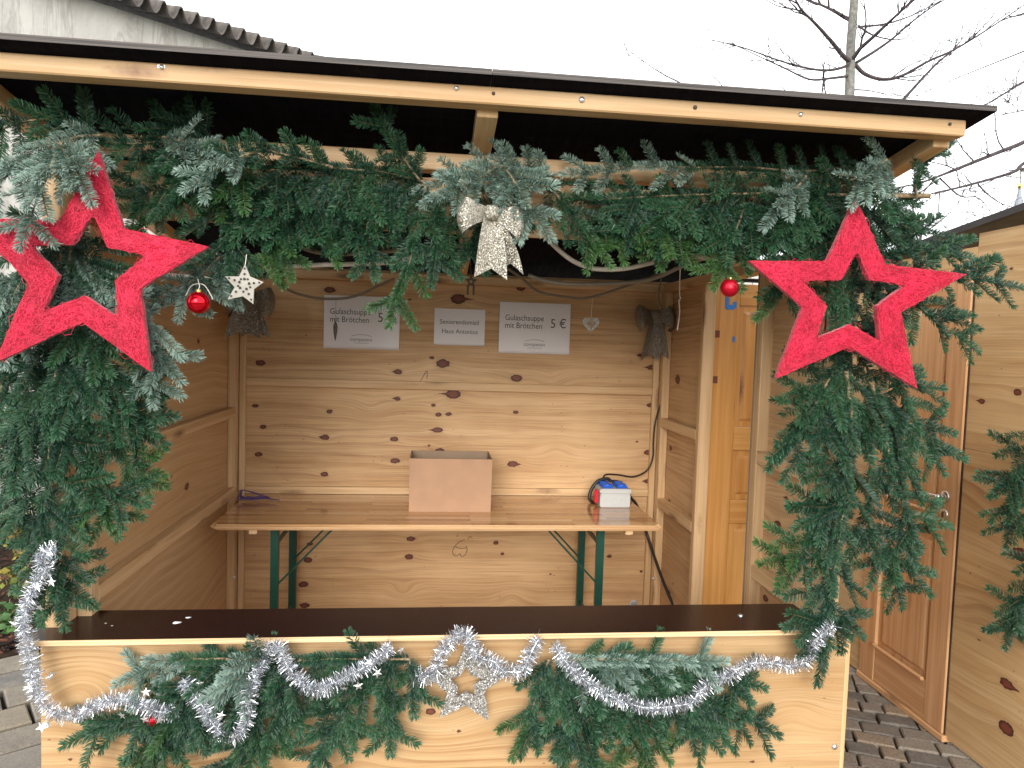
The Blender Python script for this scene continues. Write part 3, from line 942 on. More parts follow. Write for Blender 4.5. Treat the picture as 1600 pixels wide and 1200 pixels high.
# open pine door, swung out at right angles behind the stall
pd = thing('open_door', 'orange pine panel door standing open beside the stall with blue paint marks', 'door', (2.9, 1.262, 0))
dz0 = .02
PDX, PDY = 2.586, 1.243
def put_pd(s, n, z):
    return (PDX + s, PDY - n, z + dz0)
door_leaf('open_door', put_pd, .66, 1.985, M['door_pine'], pd, .125, [(0, .20), (.745, .868), (1.13, 1.252), (1.875, 1.985)], .014)
def flat_mark(pts, y, name, parent, mat, th=.0015):
    n = len(pts)
    v = [(x, y, z) for x, z in pts] + [(x, y - th, z) for x, z in pts]
    f = [tuple(range(n)), tuple(range(2 * n - 1, n - 1, -1))] + [(i, i + n, (i + 1) % n + n, (i + 1) % n) for i in range(n)]
    return part(name, v, f, mat, parent)
def XZ(l):
    return [(p[0], p[2]) for p in l]
yb_ = PDY - .0005
flat_mark(XZ([(2.6345, 1.2425, 1.9431), (2.6532, 1.2425, 1.9438), (2.6538, 1.2425, 1.8983), (2.6776, 1.2425, 1.8976), (2.6752, 1.2425, 1.9121), (2.6937, 1.2425, 1.9161), (2.6952, 1.2425, 1.8868), (2.6822, 1.2425, 1.8750), (2.6449, 1.2425, 1.8720), (2.6342, 1.2425, 1.8814)]), yb_, 'paint_mark', pd, M['blue_paint'])
flat_mark(XZ([(2.6857, 1.2425, 1.7396), (2.6946, 1.2425, 1.7333), (2.6956, 1.2425, 1.7137), (2.6892, 1.2425, 1.7037), (2.6819, 1.2425, 1.7133), (2.6811, 1.2425, 1.7296)]), yb_, 'paint_mark', pd, M['blue_paint'])
for zz in (1.747, 1.513):
    part('hinge_recess', *box_geo((PDX - .0012, PDY - .0012, zz - .018), (PDX + .026, PDY + .02, zz + .018)), M['hinge_brown'], pd)
part('door_edge', *box_geo((PDX - .004, PDY + .002, dz0), (PDX - .0005, PDY + .038, 1.985 + dz0)), M['hinge_brown'], pd)

# ================================================================== neighbouring stall on the right
nb = thing('neighbour_stall', 'pale plywood side of the next stall with a dark roof edge', 'market stall', (3.9, .2, 0))
NX = 3.41
def nroof(y):
    return 2.267 - .108 * y
ply_panel('side_panel', (NX, .508, .02), (0, -1, 0), (0, 0, 1), 1.75, 1.262, .018, M['ply_neighbour'], nb, .0085,
          [(0.2982, 0.3843, 0.02), (0.3102, 0.214, 0.026), (0.3161, 0.903, 0.024), (0.1484, 0.4954, 0.005), (0.0765, 0.7512, 0.004)], 61, .06, 1.6, 4.5,
          swirl=[(0.1834, 1.034, 0.1, 0.06), (0.1718, 0.6115, 0.09, -0.05)])
ply_panel('side_panel', (NX, .508, 1.284), (0, -1, 0), (0, 0, 1), 1.75, .90, .018, M['ply_neighbour'], nb, .0085,
          [(0.0744, 0.2048, 0.011), (0.25, 0.2544, 0.013), (0.177, 0.7355, 0.006), (0.0757, 0.0379, 0.004)], 67, .04, 1.4, 5.5)
ply_panel('side_panel', (NX, 2.30, .02), (0, -1, 0), (0, 0, 1), 1.17, 1.97, .018, M['ply_neighbour'], nb, .02, (), 69)
ply_panel('side_panel', (NX, 1.128, 2.03), (0, -1, 0), (0, 0, 1), .617, .10, .018, M['ply_neighbour'], nb, .02, (), 70)
part('rear_panel', *box_geo((NX, 2.304, .02), (5.6, 2.322, 1.98)), M['ply_edge'], nb)
v = []
for th in (0.012, .040):
    v += [(NX - .035, -1.45, nroof(-1.45) + th - .02), (5.7, -1.45, nroof(-1.45) + th - .02), (5.7, 2.42, nroof(2.42) + th - .02), (NX - .035, 2.42, nroof(2.42) + th - .02)]
part('roof_board', v, box_geo((0, 0, 0), (1, 1, 1))[1], M['neighbour_roof'], nb)
part('floor_board', *box_geo((NX + .02, -1.2, -.01), (5.6, 2.30, .004)), M['frame_wood'], nb)
ply_panel('front_panel', (NX, -1.242, .02), (1, 0, 0), (0, 0, 1), 2.2, .75, .018, M['ply_neighbour'], nb, .02, (), 71)
nd = thing('panel_door', 'closed reddish pine panel door with steel handle in the side of the next stall', 'door', (NX, .8, .02))
def put_nd(s, n, z):
    return (NX - .012 - n, 1.122 - s, z + .03)
door_leaf('panel_door', put_nd, .606, 1.985, M['door_cedar'], nd, .118, [(0, .175), (.845, .935), (1.87, 1.985)], .016)
# weather bar with a light moulding above the bottom rail, kick strip
wood_box('moulding', (NX - .030, .52 + .118, .206), (NX - .013, 1.004, .224), M['door_cedar'], nd, ch=.005)
wood_box('moulding', (NX - .028, .52 + .118, .967), (NX - .013, 1.004, .982), M['door_cedar'], nd, ch=.005)
wood_box('threshold', (NX - .020, .50, .0), (NX + .03, 1.13, .028), M['door_cedar'], nd)
wood_box('door_stop', (NX - .004, .509, .03), (NX + .012, .5155, 2.02), M['hinge_dark'], nd, ch=0)
hx, hy, hz_ = NX - .012, .585, 1.058
esc = part('escutcheon', *lathe_geo([(.026, 0), (.026, -.006), (.024, -.009), (.0004, -.009)], (hx, hy, hz_), 20, 'X'), M['steel'], nd, smooth=True)
hb = MB().tube([(hx - .008, hy, hz_), (hx - .045, hy, hz_)], .009, 10).tube(spline([(hx - .042, hy, hz_), (hx - .046, hy + .02, hz_), (hx - .046, hy + .06, hz_ - .001), (hx - .046, hy + .125, hz_ - .004)], 5), .0095, 10)
hb.build('handle', M['steel'], nd, smooth=True)
lk = part('lock', *lathe_geo([(.025, 0), (.025, -.007), (.022, -.009), (.0004, -.009)], (hx, hy, hz_ - .078), 20, 'X'), M['steel'], nd, smooth=True)
MB().box((hx - .012, hy - .005, hz_ - .092), (hx - .0085, hy + .005, hz_ - .066)).build('cylinder', M['screw_dark'], lk)

# ================================================================== trees behind
def bare_tree(name, base, top, r0, label, seed, limbs=(), auto=0, reach=1.2, levels=3, lean=(0, 0), mat='tree_bark'):
    r = random.Random(seed)
    t = thing(name, label, 'tree', base, 'bare trees behind the stalls')
    B0, T0 = Vector(base), Vector(top)
    path = [B0.lerp(T0, i / 14) + Vector((r.gauss(0, .008), r.gauss(0, .008), 0)) * (i > 0) for i in range(15)]
    MB().tube(path, [r0 * (1 - .6 * i / 14) for i in range(15)], 10).build('trunk', M[mat], t, smooth=True)
    def grow(mb, p, d, l, rad, lev):
        pts = [p]
        q = p.copy()
        dd = d.copy()
        n = 6
        for i in range(n):
            dd = (dd + Vector((r.gauss(0, .16), r.gauss(0, .16), r.gauss(.05, .13)))).normalized()
            q = q + dd * l / n
            pts.append(q.copy())
        mb.tube(pts, [max(.0022, rad * (1 - .75 * i / n)) for i in range(n + 1)], 5, 0, False)
        if lev > 0:
            for k in range(r.randint(3, 5)):
                i = r.randint(1, n)
                s = Vector((r.gauss(0, .6), r.gauss(0, .6), r.gauss(.15, .5)))
                grow(mb, pts[i], (dd + s).normalized(), l * r.uniform(.35, .6), max(.0022, rad * .5), lev - 1)
    for pts, ra in limbs:
        mb = MB()
        P = spline(pts, 5)
        n = len(P)
        mb.tube(P, [max(.0028, ra * (1 - .8 * i / n)) for i in range(n)], 6, 0, False)
        for k in range(max(3, n // 3)):
            i = r.randrange(n // 4, n)
            d = (P[min(i + 1, n - 1)] - P[i - 1]).normalized()
            s = Vector((r.gauss(0, .5), r.gauss(0, .5), r.gauss(.2, .5)))
            grow(mb, P[i], (d + s).normalized(), r.uniform(.25, .6), ra * .30, 1)
        mb.build('branch', M['twig_bark'], t)
    for k in range(auto):
        p = B0.lerp(T0, r.uniform(.35, .98))
        a = r.uniform(0, 6.28)
        mb = MB()
        grow(mb, p, Vector((math.cos(a), math.sin(a), r.uniform(.2, .7))).normalized(), reach * r.uniform(.6, 1.1), r0 * .3, levels)
        mb.build('branch', M['twig_bark'], t)
    return t
tb, tt_ = (5.8022, 5.5000, 4.5791), (5.7476, 5.5000, 6.0686)
bare_tree('bare_tree', (tb[0], tb[1], -.05), (tt_[0], tt_[1], tt_[2] + 1.2), .085, 'bare young tree with a straight grey trunk rising behind the right end of the roof', 4, limbs=[
    ([(5.7784, 5.5000, 4.9611), (5.6453, 5.4500, 5.0025), (5.4714, 5.4000, 5.1232), (5.2191, 5.3000, 5.2542), (4.9742, 5.2000, 5.3659), (4.8046, 5.1000, 5.5172)], .030),
    ([(5.7834, 5.5000, 5.0039), (5.6674, 5.4500, 4.8917), (5.4146, 5.4000, 4.8128), (5.0612, 5.3000, 4.7914), (4.7160, 5.2000, 4.8095), (4.3091, 5.1000, 4.8597), (3.9180, 5.0000, 4.8676)], .018),
    ([(5.7872, 5.5000, 4.8199), (5.4949, 5.4000, 4.7347), (5.1796, 5.3000, 4.6626), (4.8293, 5.2000, 4.7235), (4.5259, 5.1000, 4.7701), (4.1254, 5.0000, 4.8575)], .016),
    ([(5.8099, 5.5000, 4.9492), (5.9479, 5.5000, 4.8454), (6.1035, 5.4000, 4.7634), (6.2636, 5.3000, 4.7804), (6.4867, 5.2000, 4.9113), (6.7056, 5.1000, 5.0114), (6.9868, 5.0000, 5.1945), (7.3296, 4.9000, 5.4449)], .026),
    ([(6.2140, 5.2000, 4.4714), (6.4246, 5.2000, 4.7137), (6.6011, 5.2000, 4.9058), (6.7811, 5.2000, 5.0570), (6.8532, 5.2000, 5.1176)], .018),
    ([(5.8321, 5.5000, 4.9650), (6.0695, 5.5000, 5.1242), (6.2546, 5.5000, 5.2659), (6.3703, 5.4000, 5.3875), (6.5558, 5.3000, 5.5387), (6.7386, 5.2000, 5.6447)], .018),
    ([(5.8227, 5.5000, 5.3600), (6.0643, 5.4000, 5.3636), (6.2966, 5.3000, 5.4212), (6.5925, 5.2000, 5.5644)], .014),
    ([(5.8295, 5.5000, 5.3747), (5.9346, 5.4000, 5.2419), (6.1898, 5.4000, 5.2054), (6.3495, 5.3000, 5.2038)], .012),
    ([(5.8567, 5.6000, 4.7030), (6.0215, 5.5000, 4.6653), (6.2702, 5.4000, 4.5770)], .010),
], auto=5, reach=1.0, levels=2)
rt_ = (7.4765, 4.2000, 4.2670)
bare_tree('bare_tree', (rt_[0], rt_[1], -.05), (rt_[0] + .1, rt_[1], 5.6), .10, 'spreading bare tree whose thin dark twigs reach in from the right margin', 9, limbs=[
    ([(7.2218, 4.2000, 4.0041), (6.6520, 4.0000, 3.7170), (6.3132, 3.9000, 3.5754), (5.8620, 3.8000, 3.3853), (5.7100, 3.8000, 3.3195), (5.4261, 3.7000, 3.2076), (5.1571, 3.7000, 3.1369)], .024),
    ([(7.2371, 4.2000, 3.8201), (6.6676, 4.0000, 3.5213), (6.4881, 3.9000, 3.4099), (6.2041, 3.9000, 3.3120), (5.8131, 3.8000, 3.1935), (5.5980, 3.8000, 3.1361), (5.3171, 3.7000, 3.0166)], .020),
    ([(7.0498, 4.2000, 4.4213), (6.6953, 4.1000, 4.3121), (6.4205, 4.0000, 4.1515), (6.1215, 3.9000, 3.9816)], .016),
    ([(7.0697, 4.2000, 4.1783), (6.7161, 4.1000, 4.0497), (6.3066, 4.0000, 3.9321)], .010),
    ([(6.1297, 3.9000, 3.2728), (6.2464, 3.9000, 3.1794), (6.4147, 3.9000, 3.0999), (6.7685, 4.0000, 3.0890)], .009),
    ([(5.6821, 3.8000, 3.2723), (5.8804, 3.8000, 3.1339), (6.0710, 3.8000, 3.1209), (6.2439, 3.8000, 2.9387)], .009),
    ([(7.0879, 4.2000, 4.7888), (6.4799, 4.1000, 4.5113), (5.9570, 4.0000, 4.2716), (5.4537, 3.9000, 4.0288)], .008),
    ([(5.6813, 3.8000, 3.2836), (5.5037, 3.8000, 3.1483), (5.3626, 3.8000, 2.9409)], .008),
], auto=4, reach=1.0, levels=2)
bt = (9.2817, 9.0000, 3.7882)
bare_tree('bare_bush', (bt[0], bt[1], -.05), (bt[0], bt[1], 3.9), .05, 'fine twiggy bush showing just above the next stall roof', 13, auto=34, reach=1.1, levels=2, mat='twig_bark')
lt = (3.7420, 7.0000, 5.2898)
bare_tree('bare_tree', (lt[0], lt[1], -.05), (lt[0], lt[1], 4.4), .05, 'distant bare tree with a few twig tips above the middle of the roof', 17, limbs=[
    ([(4.4459, 7.0000, 5.0917), (4.2669, 7.0000, 5.1787), (4.0897, 7.0000, 5.2487), (3.9126, 7.0000, 5.3348), (3.6915, 7.0000, 5.4662), (3.5165, 7.0000, 5.5511)], .012),
    ([(4.8831, 7.0000, 5.1550), (4.7445, 7.0000, 5.2783), (4.4295, 7.0000, 5.4379)], .008),
    ([(5.7593, 7.0000, 5.1565), (5.6364, 7.0000, 5.2573), (5.4110, 7.0000, 5.2751)], .007),
], auto=0)

# church spire tip far away
sp = (55.7960, 60.0000, 14.9708)
ch = thing('church_spire', 'tiny far church spire tip with a ball above the next stall roof', 'spire', (sp[0], sp[1], 0))
v, f = lathe_geo([(2.0, -sp[2] + 0.0), (2.0, -3.4), (2.4, -3.3), (1.5, -1.2), (.55, -.2), (.9, .15), (.55, .75), (.22, 2.0), (.10, 2.9)], (sp[0], sp[1], sp[2]), 12)
part('spire_roof', v, f, M['spire_slate'], ch, smooth=True)
v, f = lathe_geo([(.02, 0), (.2, .08), (.28, .28), (.2, .48), (.02, .56)], (sp[0], sp[1], sp[2] + 2.8), 12)
part('ball', v, f, M['gold_cap'], ch, smooth=True)
MB().tube([(sp[0], sp[1], sp[2] + 3.3), (sp[0], sp[1], sp[2] + 5.0)], .05, 6).box((sp[0] - .1, sp[1] - .03, sp[2] + 4.4), (sp[0] + .6, sp[1] + .03, sp[2] + 4.8)).build('weather_vane', M['screw_dark'], ch)

# ================================================================== beer table and what stands on it
bt_ = thing('beer_table', 'long varnished folding beer table with green steel legs against the back wall', 'table', (1.23, 1.5, .004))
x0, x1, y0, y1, zt = .132, 2.335, 1.1755, 1.848, .77
def tabletop():
    bm = bmesh.new()
    v, f = box_geo((x0, y0, zt - .028), (x1, y1, zt))
    vs = [bm.verts.new(p) for p in v]
    for q in f:
        bm.faces.new([vs[i] for i in q])
    ve_ = [e for e in bm.edges if abs(e.verts[0].co.z - e.verts[1].co.z) > .01]
    bmesh.ops.bevel(bm, geom=ve_, offset=.022, segments=4, affect='EDGES')
    he = [e for e in bm.edges if abs(e.verts[0].co.z - e.verts[1].co.z) < 1e-5 and len(e.link_faces) == 2 and any(abs(fc.normal.z) > .9 for fc in e.link_faces) and any(abs(fc.normal.z) < .1 for fc in e.link_faces)]
    bmesh.ops.bevel(bm, geom=he, offset=.008, segments=3, affect='EDGES')
    bm.normal_update()
    vv = [tuple(q.co) for q in bm.verts]
    ff = [[q.index for q in fc.verts] for fc in bm.faces]
    mi = [0 if fc.normal.z > .9 else 1 for fc in bm.faces]
    bm.free()
    gg = [(p[0], p[1], p[2]) for p in vv]
    return vv, ff, mi, gg
vv, ff, mi, gg = tabletop()
part('table_top', vv, ff, [M['table_top'], M['table_edge']], bt_, mat_ids=mi, attrs={'grain': ('FLOAT_VECTOR', gg)})
for xa in (.305, 2.02 + .13):
    wood_box('cross_batten', (xa, 1.20, .716), (xa + .040, 1.83, .7415), M['frame_wood'], bt_)
for xl, sg in ((.405, 1), (2.047, -1)):
    for yy in (1.29, 1.74):
        g_ = MB()
        g_.box((xl - .018, yy - .0015, .006), (xl + .018, yy + .0015, .738))
        g_.box((xl + .018 * sg - .0015, yy + .002, .006), (xl + .018 * sg + .0015, yy + .032, .738))
        g_.build('leg', M['green_steel'], bt_)
    for zz in (.62, .16):
        MB().box((xl - .003, 1.2925, zz), (xl + .003, 1.7380, zz + .026)).build('cross_bar', M['green_steel'], bt_)
    for yy in (1.31, 1.73):
        MB().tube([(xl + .01 * sg, yy, .43), (xl + .30 * sg, yy + (.02 if yy < 1.5 else -.02), .735)], .005, 6).build('brace', M['green_steel'], bt_)

# cardboard box
cb = thing('cardboard_box', 'open brown cardboard box standing on the middle of the beer table', 'box', (1.267, 1.57, .77))
x0, x1, y0, y1, z0, z1 = 1.053, 1.482, 1.447, 1.72, .7705, 1.052
th = .005
g_ = MB()
v = [(x0, y0, z0), (x1, y0, z0), (x1, y1, z0), (x0, y1, z0), (x0 - .002, y0 - .002, z1), (x1 + .002, y0 - .003, z1), (x1 + .002, y1, z1), (x0 - .002, y1, z1),
     (x0 + th, y0 + th, z0 + th), (x1 - th, y0 + th, z0 + th), (x1 - th, y1 - th, z0 + th), (x0 + th, y1 - th, z0 + th), (x0 + th, y0 + th, z1), (x1 - th, y0 + th, z1), (x1 - th, y1 - th, z1), (x0 + th, y1 - th, z1)]
f = [(0, 3, 2, 1), (0, 1, 5, 4), (1, 2, 6, 5), (2, 3, 7, 6), (3, 0, 4, 7), (4, 5, 13, 12), (5, 6, 14, 13), (6, 7, 15, 14), (7, 4, 12, 15)]
part('box_side', v, f, M['cardboard'], cb)
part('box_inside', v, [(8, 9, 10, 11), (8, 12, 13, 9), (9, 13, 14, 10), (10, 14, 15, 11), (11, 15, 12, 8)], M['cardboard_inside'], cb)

# power distribution box
pb = thing('power_box', 'light grey power distribution box with blue sockets and a red plug on the table', 'socket box', (2.19, 1.63, .77))
bx0, bx1, by0, by1 = 2.103, 2.275, 1.567, 1.715
def soft_box(a, b, e, seg=2):
    bm = bmesh.new()
    v, f = box_geo(a, b)
    vs = [bm.verts.new(p) for p in v]
    for q in f:
        bm.faces.new([vs[i] for i in q])
    bmesh.ops.bevel(bm, geom=list(bm.edges), offset=e, segments=seg, affect='EDGES')
    bm.verts.index_update()
    vv, ff = [tuple(q.co) for q in bm.verts], [[q.index for q in fc.verts] for fc in bm.faces]
    bm.free()
    return vv, ff
housing = part('housing', *soft_box((bx0, by0, .7705), (bx1, by1, .846), .005), M['grey_plastic'], pb, smooth=False)
part('lid', *soft_box((bx0 - .003, by0 - .003, .8475), (bx1 + .003, by1 + .003, .874), .005), M['grey_plastic'], pb)
for k in range(3):
    part('knockout', *lathe_geo([(.0145, 0.0), (.0145, .0014), (.0125, .0014), (.0125, .0004), (.0002, .0004)], (bx0 + .042 + k * .044, by0 - .0015, .805), 18, 'Y'), M['grey_plastic'], housing)
for i in range(2):
    for j in range(2):
        cx_, cy_ = bx0 + .045 + i * .082, by0 + .042 + j * .066
        s_ = part('socket', *soft_box((cx_ - .033, cy_ - .028, .8745), (cx_ + .033, cy_ + .028, .889), .006), M['blue_plastic'], pb)
        part('socket_lid', *lathe_geo([(.027, 0), (.027, .006), (.022, .009), (.0003, .010)], (cx_, cy_, .889), 18, 'Z'), M['blue_plastic'], s_, smooth=True)
for cx_ in (bx0 + .008, bx1 - .008):
    part('lid_screw', *lathe_geo([(.004, 0), (.004, .002), (.0002, .002)], (cx_, by0 + .008, .874), 8, 'Z'), M['screw_dark'], pb)
pl = part('plug', *soft_box((bx0 - .024, by0 + .03, .785), (bx0 - .0035, by0 + .065, .862), .006), M['red_plastic'], pb)
part('plug_collar', *soft_box((bx0 - .021, by0 + .022, .80), (bx0 - .007, by0 + .0295, .856), .004), M['red_plastic'], pl)

def cable(name, pts, r_, mat, label, cat='cable', k=8, group=None, n=8):
    P = spline(pts, k)
    v, f = tube_geo(P, r_, n)
    me, c = mesh_of(name, v, f, M[mat], smooth=True)
    return tag(link(name, me, None, c), label, cat, group)
cable('power_cable', [(2.1847, 1.6600, 0.8999), (2.1631, 1.6800, 0.9105), (2.1162, 1.7000, 0.8912), (2.0806, 1.7000, 0.8426), (2.0689, 1.6900, 0.7964), (2.0838, 1.6700, 0.7788), (2.1112, 1.6300, 0.7918)] , .010, 'black_rubber', 'thick black cable looped round the left of the grey power box')
cable('power_cable', [(2.1974, 1.6800, 0.8960), (2.2340, 1.6900, 0.8907), (2.2621, 1.6800, 0.8744), (2.3033, 1.7400, 0.8247), (2.3366, 1.7700, 0.7804), (2.3841, 1.8200, 0.7310), (2.4335, 1.8400, 0.6331), (2.4695, 1.8400, 0.5316), (2.5023, 1.7500, 0.3954), (2.5287, 1.6500, 0.2839), (2.5596, 1.5500, 0.1824)], .009, 'black_rubber', 'thick black cable running from behind the power box over the table edge to the floor')
cable('thin_cable', [(2.5426, 1.8300, 1.8338), (2.5438, 1.8300, 1.7204), (2.5568, 1.8300, 1.6069), (2.5463, 1.8300, 1.4924), (2.5169, 1.8300, 1.3581), (2.4836, 1.8300, 1.2234), (2.4769, 1.8300, 1.1081), (2.4772, 1.8300, 1.0118), (2.4451, 1.8300, 0.9342), (2.3585, 1.8100, 0.8985), (2.2567, 1.7800, 0.9147), (2.1723, 1.7500, 0.9195), (2.1512, 1.7200, 0.8876)], .0052, 'black_rubber', 'thin black cable hanging down the right back corner to the power box')
g_ = MB()
pv = Vector((0.0647, 1.7000, 0.7834))
r = random.Random(5)
for k in range(7):
    p0 = Vector((0.1326, 1.6600, 0.7893))
    a = [p0, p0 + Vector((r.uniform(-.10, .02), r.uniform(-.05, .05), r.uniform(-.005, .05))), p0 + Vector((r.uniform(-.02, .16), r.uniform(-.06, .03), 0)), p0 + Vector((r.uniform(.05, .24), r.uniform(-.05, .04), 0)), p0 + Vector((r.uniform(-.02, .12), r.uniform(-.05, .04), 0))]
    a = [Vector((max(q.x, .145), q.y, max(q.z, .7725))) for q in a]
    g_.tube(spline(a, 6), .0022, 5)
me, c = mesh_of('string', g_.v, g_.f, M['string_violet'])
tag(link('string', me, None, c), 'tangle of violet string lying on the left back corner of the beer table', 'string')

# ================================================================== paper signs
def text_mesh(s, size, align='LEFT', width=1.0):
    cu = bpy.data.curves.new('lettering', 'FONT')
    cu.body = s
    cu.size = size
    cu.align_x = align
    cu.extrude = 0.0003
    cu.resolution_u = 3
    o = bpy.data.objects.new('lettering', cu)
    COL.objects.link(o)
    dg = bpy.context.evaluated_depsgraph_get()
    me = bpy.data.meshes.new_from_object(o.evaluated_get(dg))
    bpy.data.objects.remove(o)
    me.transform(Matrix.Diagonal((width, 1, 1, 1)))
    return me

def put_text(s, size, x, z, y, mat, parent, align='LEFT', width=1.0, rot=0.0, sheet=None):
    """sheet: function (x, z) -> y of the paper, so the print lies on its waves"""
    me = text_mesh(s, size, align, width)
    me.materials.clear()
    me.materials.append(M[mat])
    me.transform(Matrix.Rotation(R(90), 4, 'X'))
    if sheet:
        for v in me.vertices:
            v.co.y += sheet(x + v.co.x, z + v.co.z) - y - .0006
    o = link('lettering', me, parent, (x, y, z))
    o.rotation_euler = (0, rot, 0)
    return o

def sheet(label, x0, z0, x1, z1, wave, seed, y=1.8785, rot=0.0):
    t = thing('paper_sign', label, 'sign', ((x0 + x1) / 2, y, z1))
    r = random.Random(seed)
    ph = [(r.uniform(8, 26), r.uniform(3, 14), r.uniform(0, 6)) for _ in range(4)]
    def yy(x, z):
        d = sum(math.sin(a * (x - x0) * 2 + b * (z - z0) + c) for a, b, c in ph) / 4
        return y - .003 - wave * (d + 1) * (.35 + .65 * min(1, (z1 - z) / (z1 - z0)))
    n, m = 24, 16
    v = [(x0 + (x1 - x0) * i / n, yy(x0 + (x1 - x0) * i / n, z0 + (z1 - z0) * j / m), z0 + (z1 - z0) * j / m) for j in range(m + 1) for i in range(n + 1)]
    v += [(a, b + .0004, c) for a, b, c in v]
    N = (n + 1) * (m + 1)
    f = []
    for j in range(m):
        for i in range(n):
            a = j * (n + 1) + i
            f += [(a, a + 1, a + n + 2, a + n + 1), (N + a, N + a + n + 1, N + a + n + 2, N + a + 1)]
    for i in range(n):
        f += [(i, N + i, N + i + 1, i + 1)]
    part('sheet', v, f, M['paper'], t, smooth=True)
    for px in (x0 + .012, x1 - .012):
        q = part('pin', *lathe_geo([(.0035, 0), (.0035, .002), (.0002, .0025)], (0, 0, 0), 8, 'Z'), M['zinc'], t)
        q.data.transform(Matrix.Rotation(R(90), 4, 'X'))
        q.location = Vector((px, yy(px, z1 - .01) - .0015, z1 - .010)) - t.location
    return t, yy
def price_sheet(label, x0, z0, x1, z1, seed):
    t, yy = sheet(label, x0, z0, x1, z1, .0022, seed)
    put_text('Gulaschsuppe', .047, x0 + .032, z1 - .105, 1.8785, 'ink', t, width=.88, sheet=yy)
    put_text('mit Brötchen', .047, x0 + .032, z1 - .150, 1.8785, 'ink', t, width=.88, sheet=yy)
    put_text('5 €', .075, x0 + .300, z1 - .142, 1.8785, 'ink', t, width=.9, sheet=yy)
    put_text('compassio', .030, x0 + .210, z0 + .046, 1.8785, 'ink_soft', t, align='CENTER', sheet=yy)
    for zz, w_, h_ in ((.072, .058, .0022), (.034, .042, .0018)):
        mb = MB()
        for k in range(8):
            xa, xb = x0 + .212 - w_ + 2 * w_ * k / 8, x0 + .212 - w_ + 2 * w_ * (k + 1) / 8
            bow = (lambda x: .010 * (1 - ((x - x0 - .212) / w_) ** 2)) if zz > .05 else (lambda x: 0)
            ya, yb = yy(xa, z0 + zz) - .0008, yy(xb, z0 + zz) - .0008
            mb.add([(xa, ya, z0 + zz + bow(xa)), (xb, yb, z0 + zz + bow(xb)), (xb, yb, z0 + zz + h_ + bow(xb)), (xa, ya, z0 + zz + h_ + bow(xa))], [(0, 1, 2, 3)])
        mb.build('logo_line', M['ink_soft'], t)
    return t
price_sheet('white price sheet left of the small sign, its price half hidden by a fir twig', .537, 1.607, .962, 1.908, 1)
price_sheet('white price sheet with its 5 € clearly shown, nearest the hanging heart', 1.537, 1.609, 1.956, 1.907, 2)
t, yy = sheet('small white sheet reading Seniorendomizil Haus Antonius between two price sheets', 1.160, 1.645, 1.453, 1.856, .0012, 3)
put_text('Seniorendomizil', .037, 1.305, 1.768, 1.8785, 'ink', t, 'CENTER', .95, sheet=yy)
put_text('Haus Antonius', .037, 1.308, 1.714, 1.8785, 'ink', t, 'CENTER', .95, sheet=yy)

# ================================================================== red fibre stars
def star_thing(name, label, cat, outer, inner, y, th, mat, group=None, hang=None):
    """outer, inner: ten points each, (x, z)"""
    cx_, cz_ = sum(p[0] for p in outer) / 10, sum(p[1] for p in outer) / 10
    t = thing(name, label, cat, (cx_, y, cz_), group)
    O, I = [], []
    r = random.Random(int(cx_ * 999))
    K = 8
    for i in range(10):
        for k in range(K):
            a = k / K
            for src, dst, s in ((outer, O, .003), (inner, I, .003)):
                p, q = src[i], src[(i + 1) % 10]
                dst.append((p[0] + (q[0] - p[0]) * a + r.gauss(0, s) * .22, p[1] + (q[1] - p[1]) * a + r.gauss(0, s) * .22))
    v, f = plate_geo(O, I, y, y + th)
    part('body', v, f, mat, t)
    return t, O, I

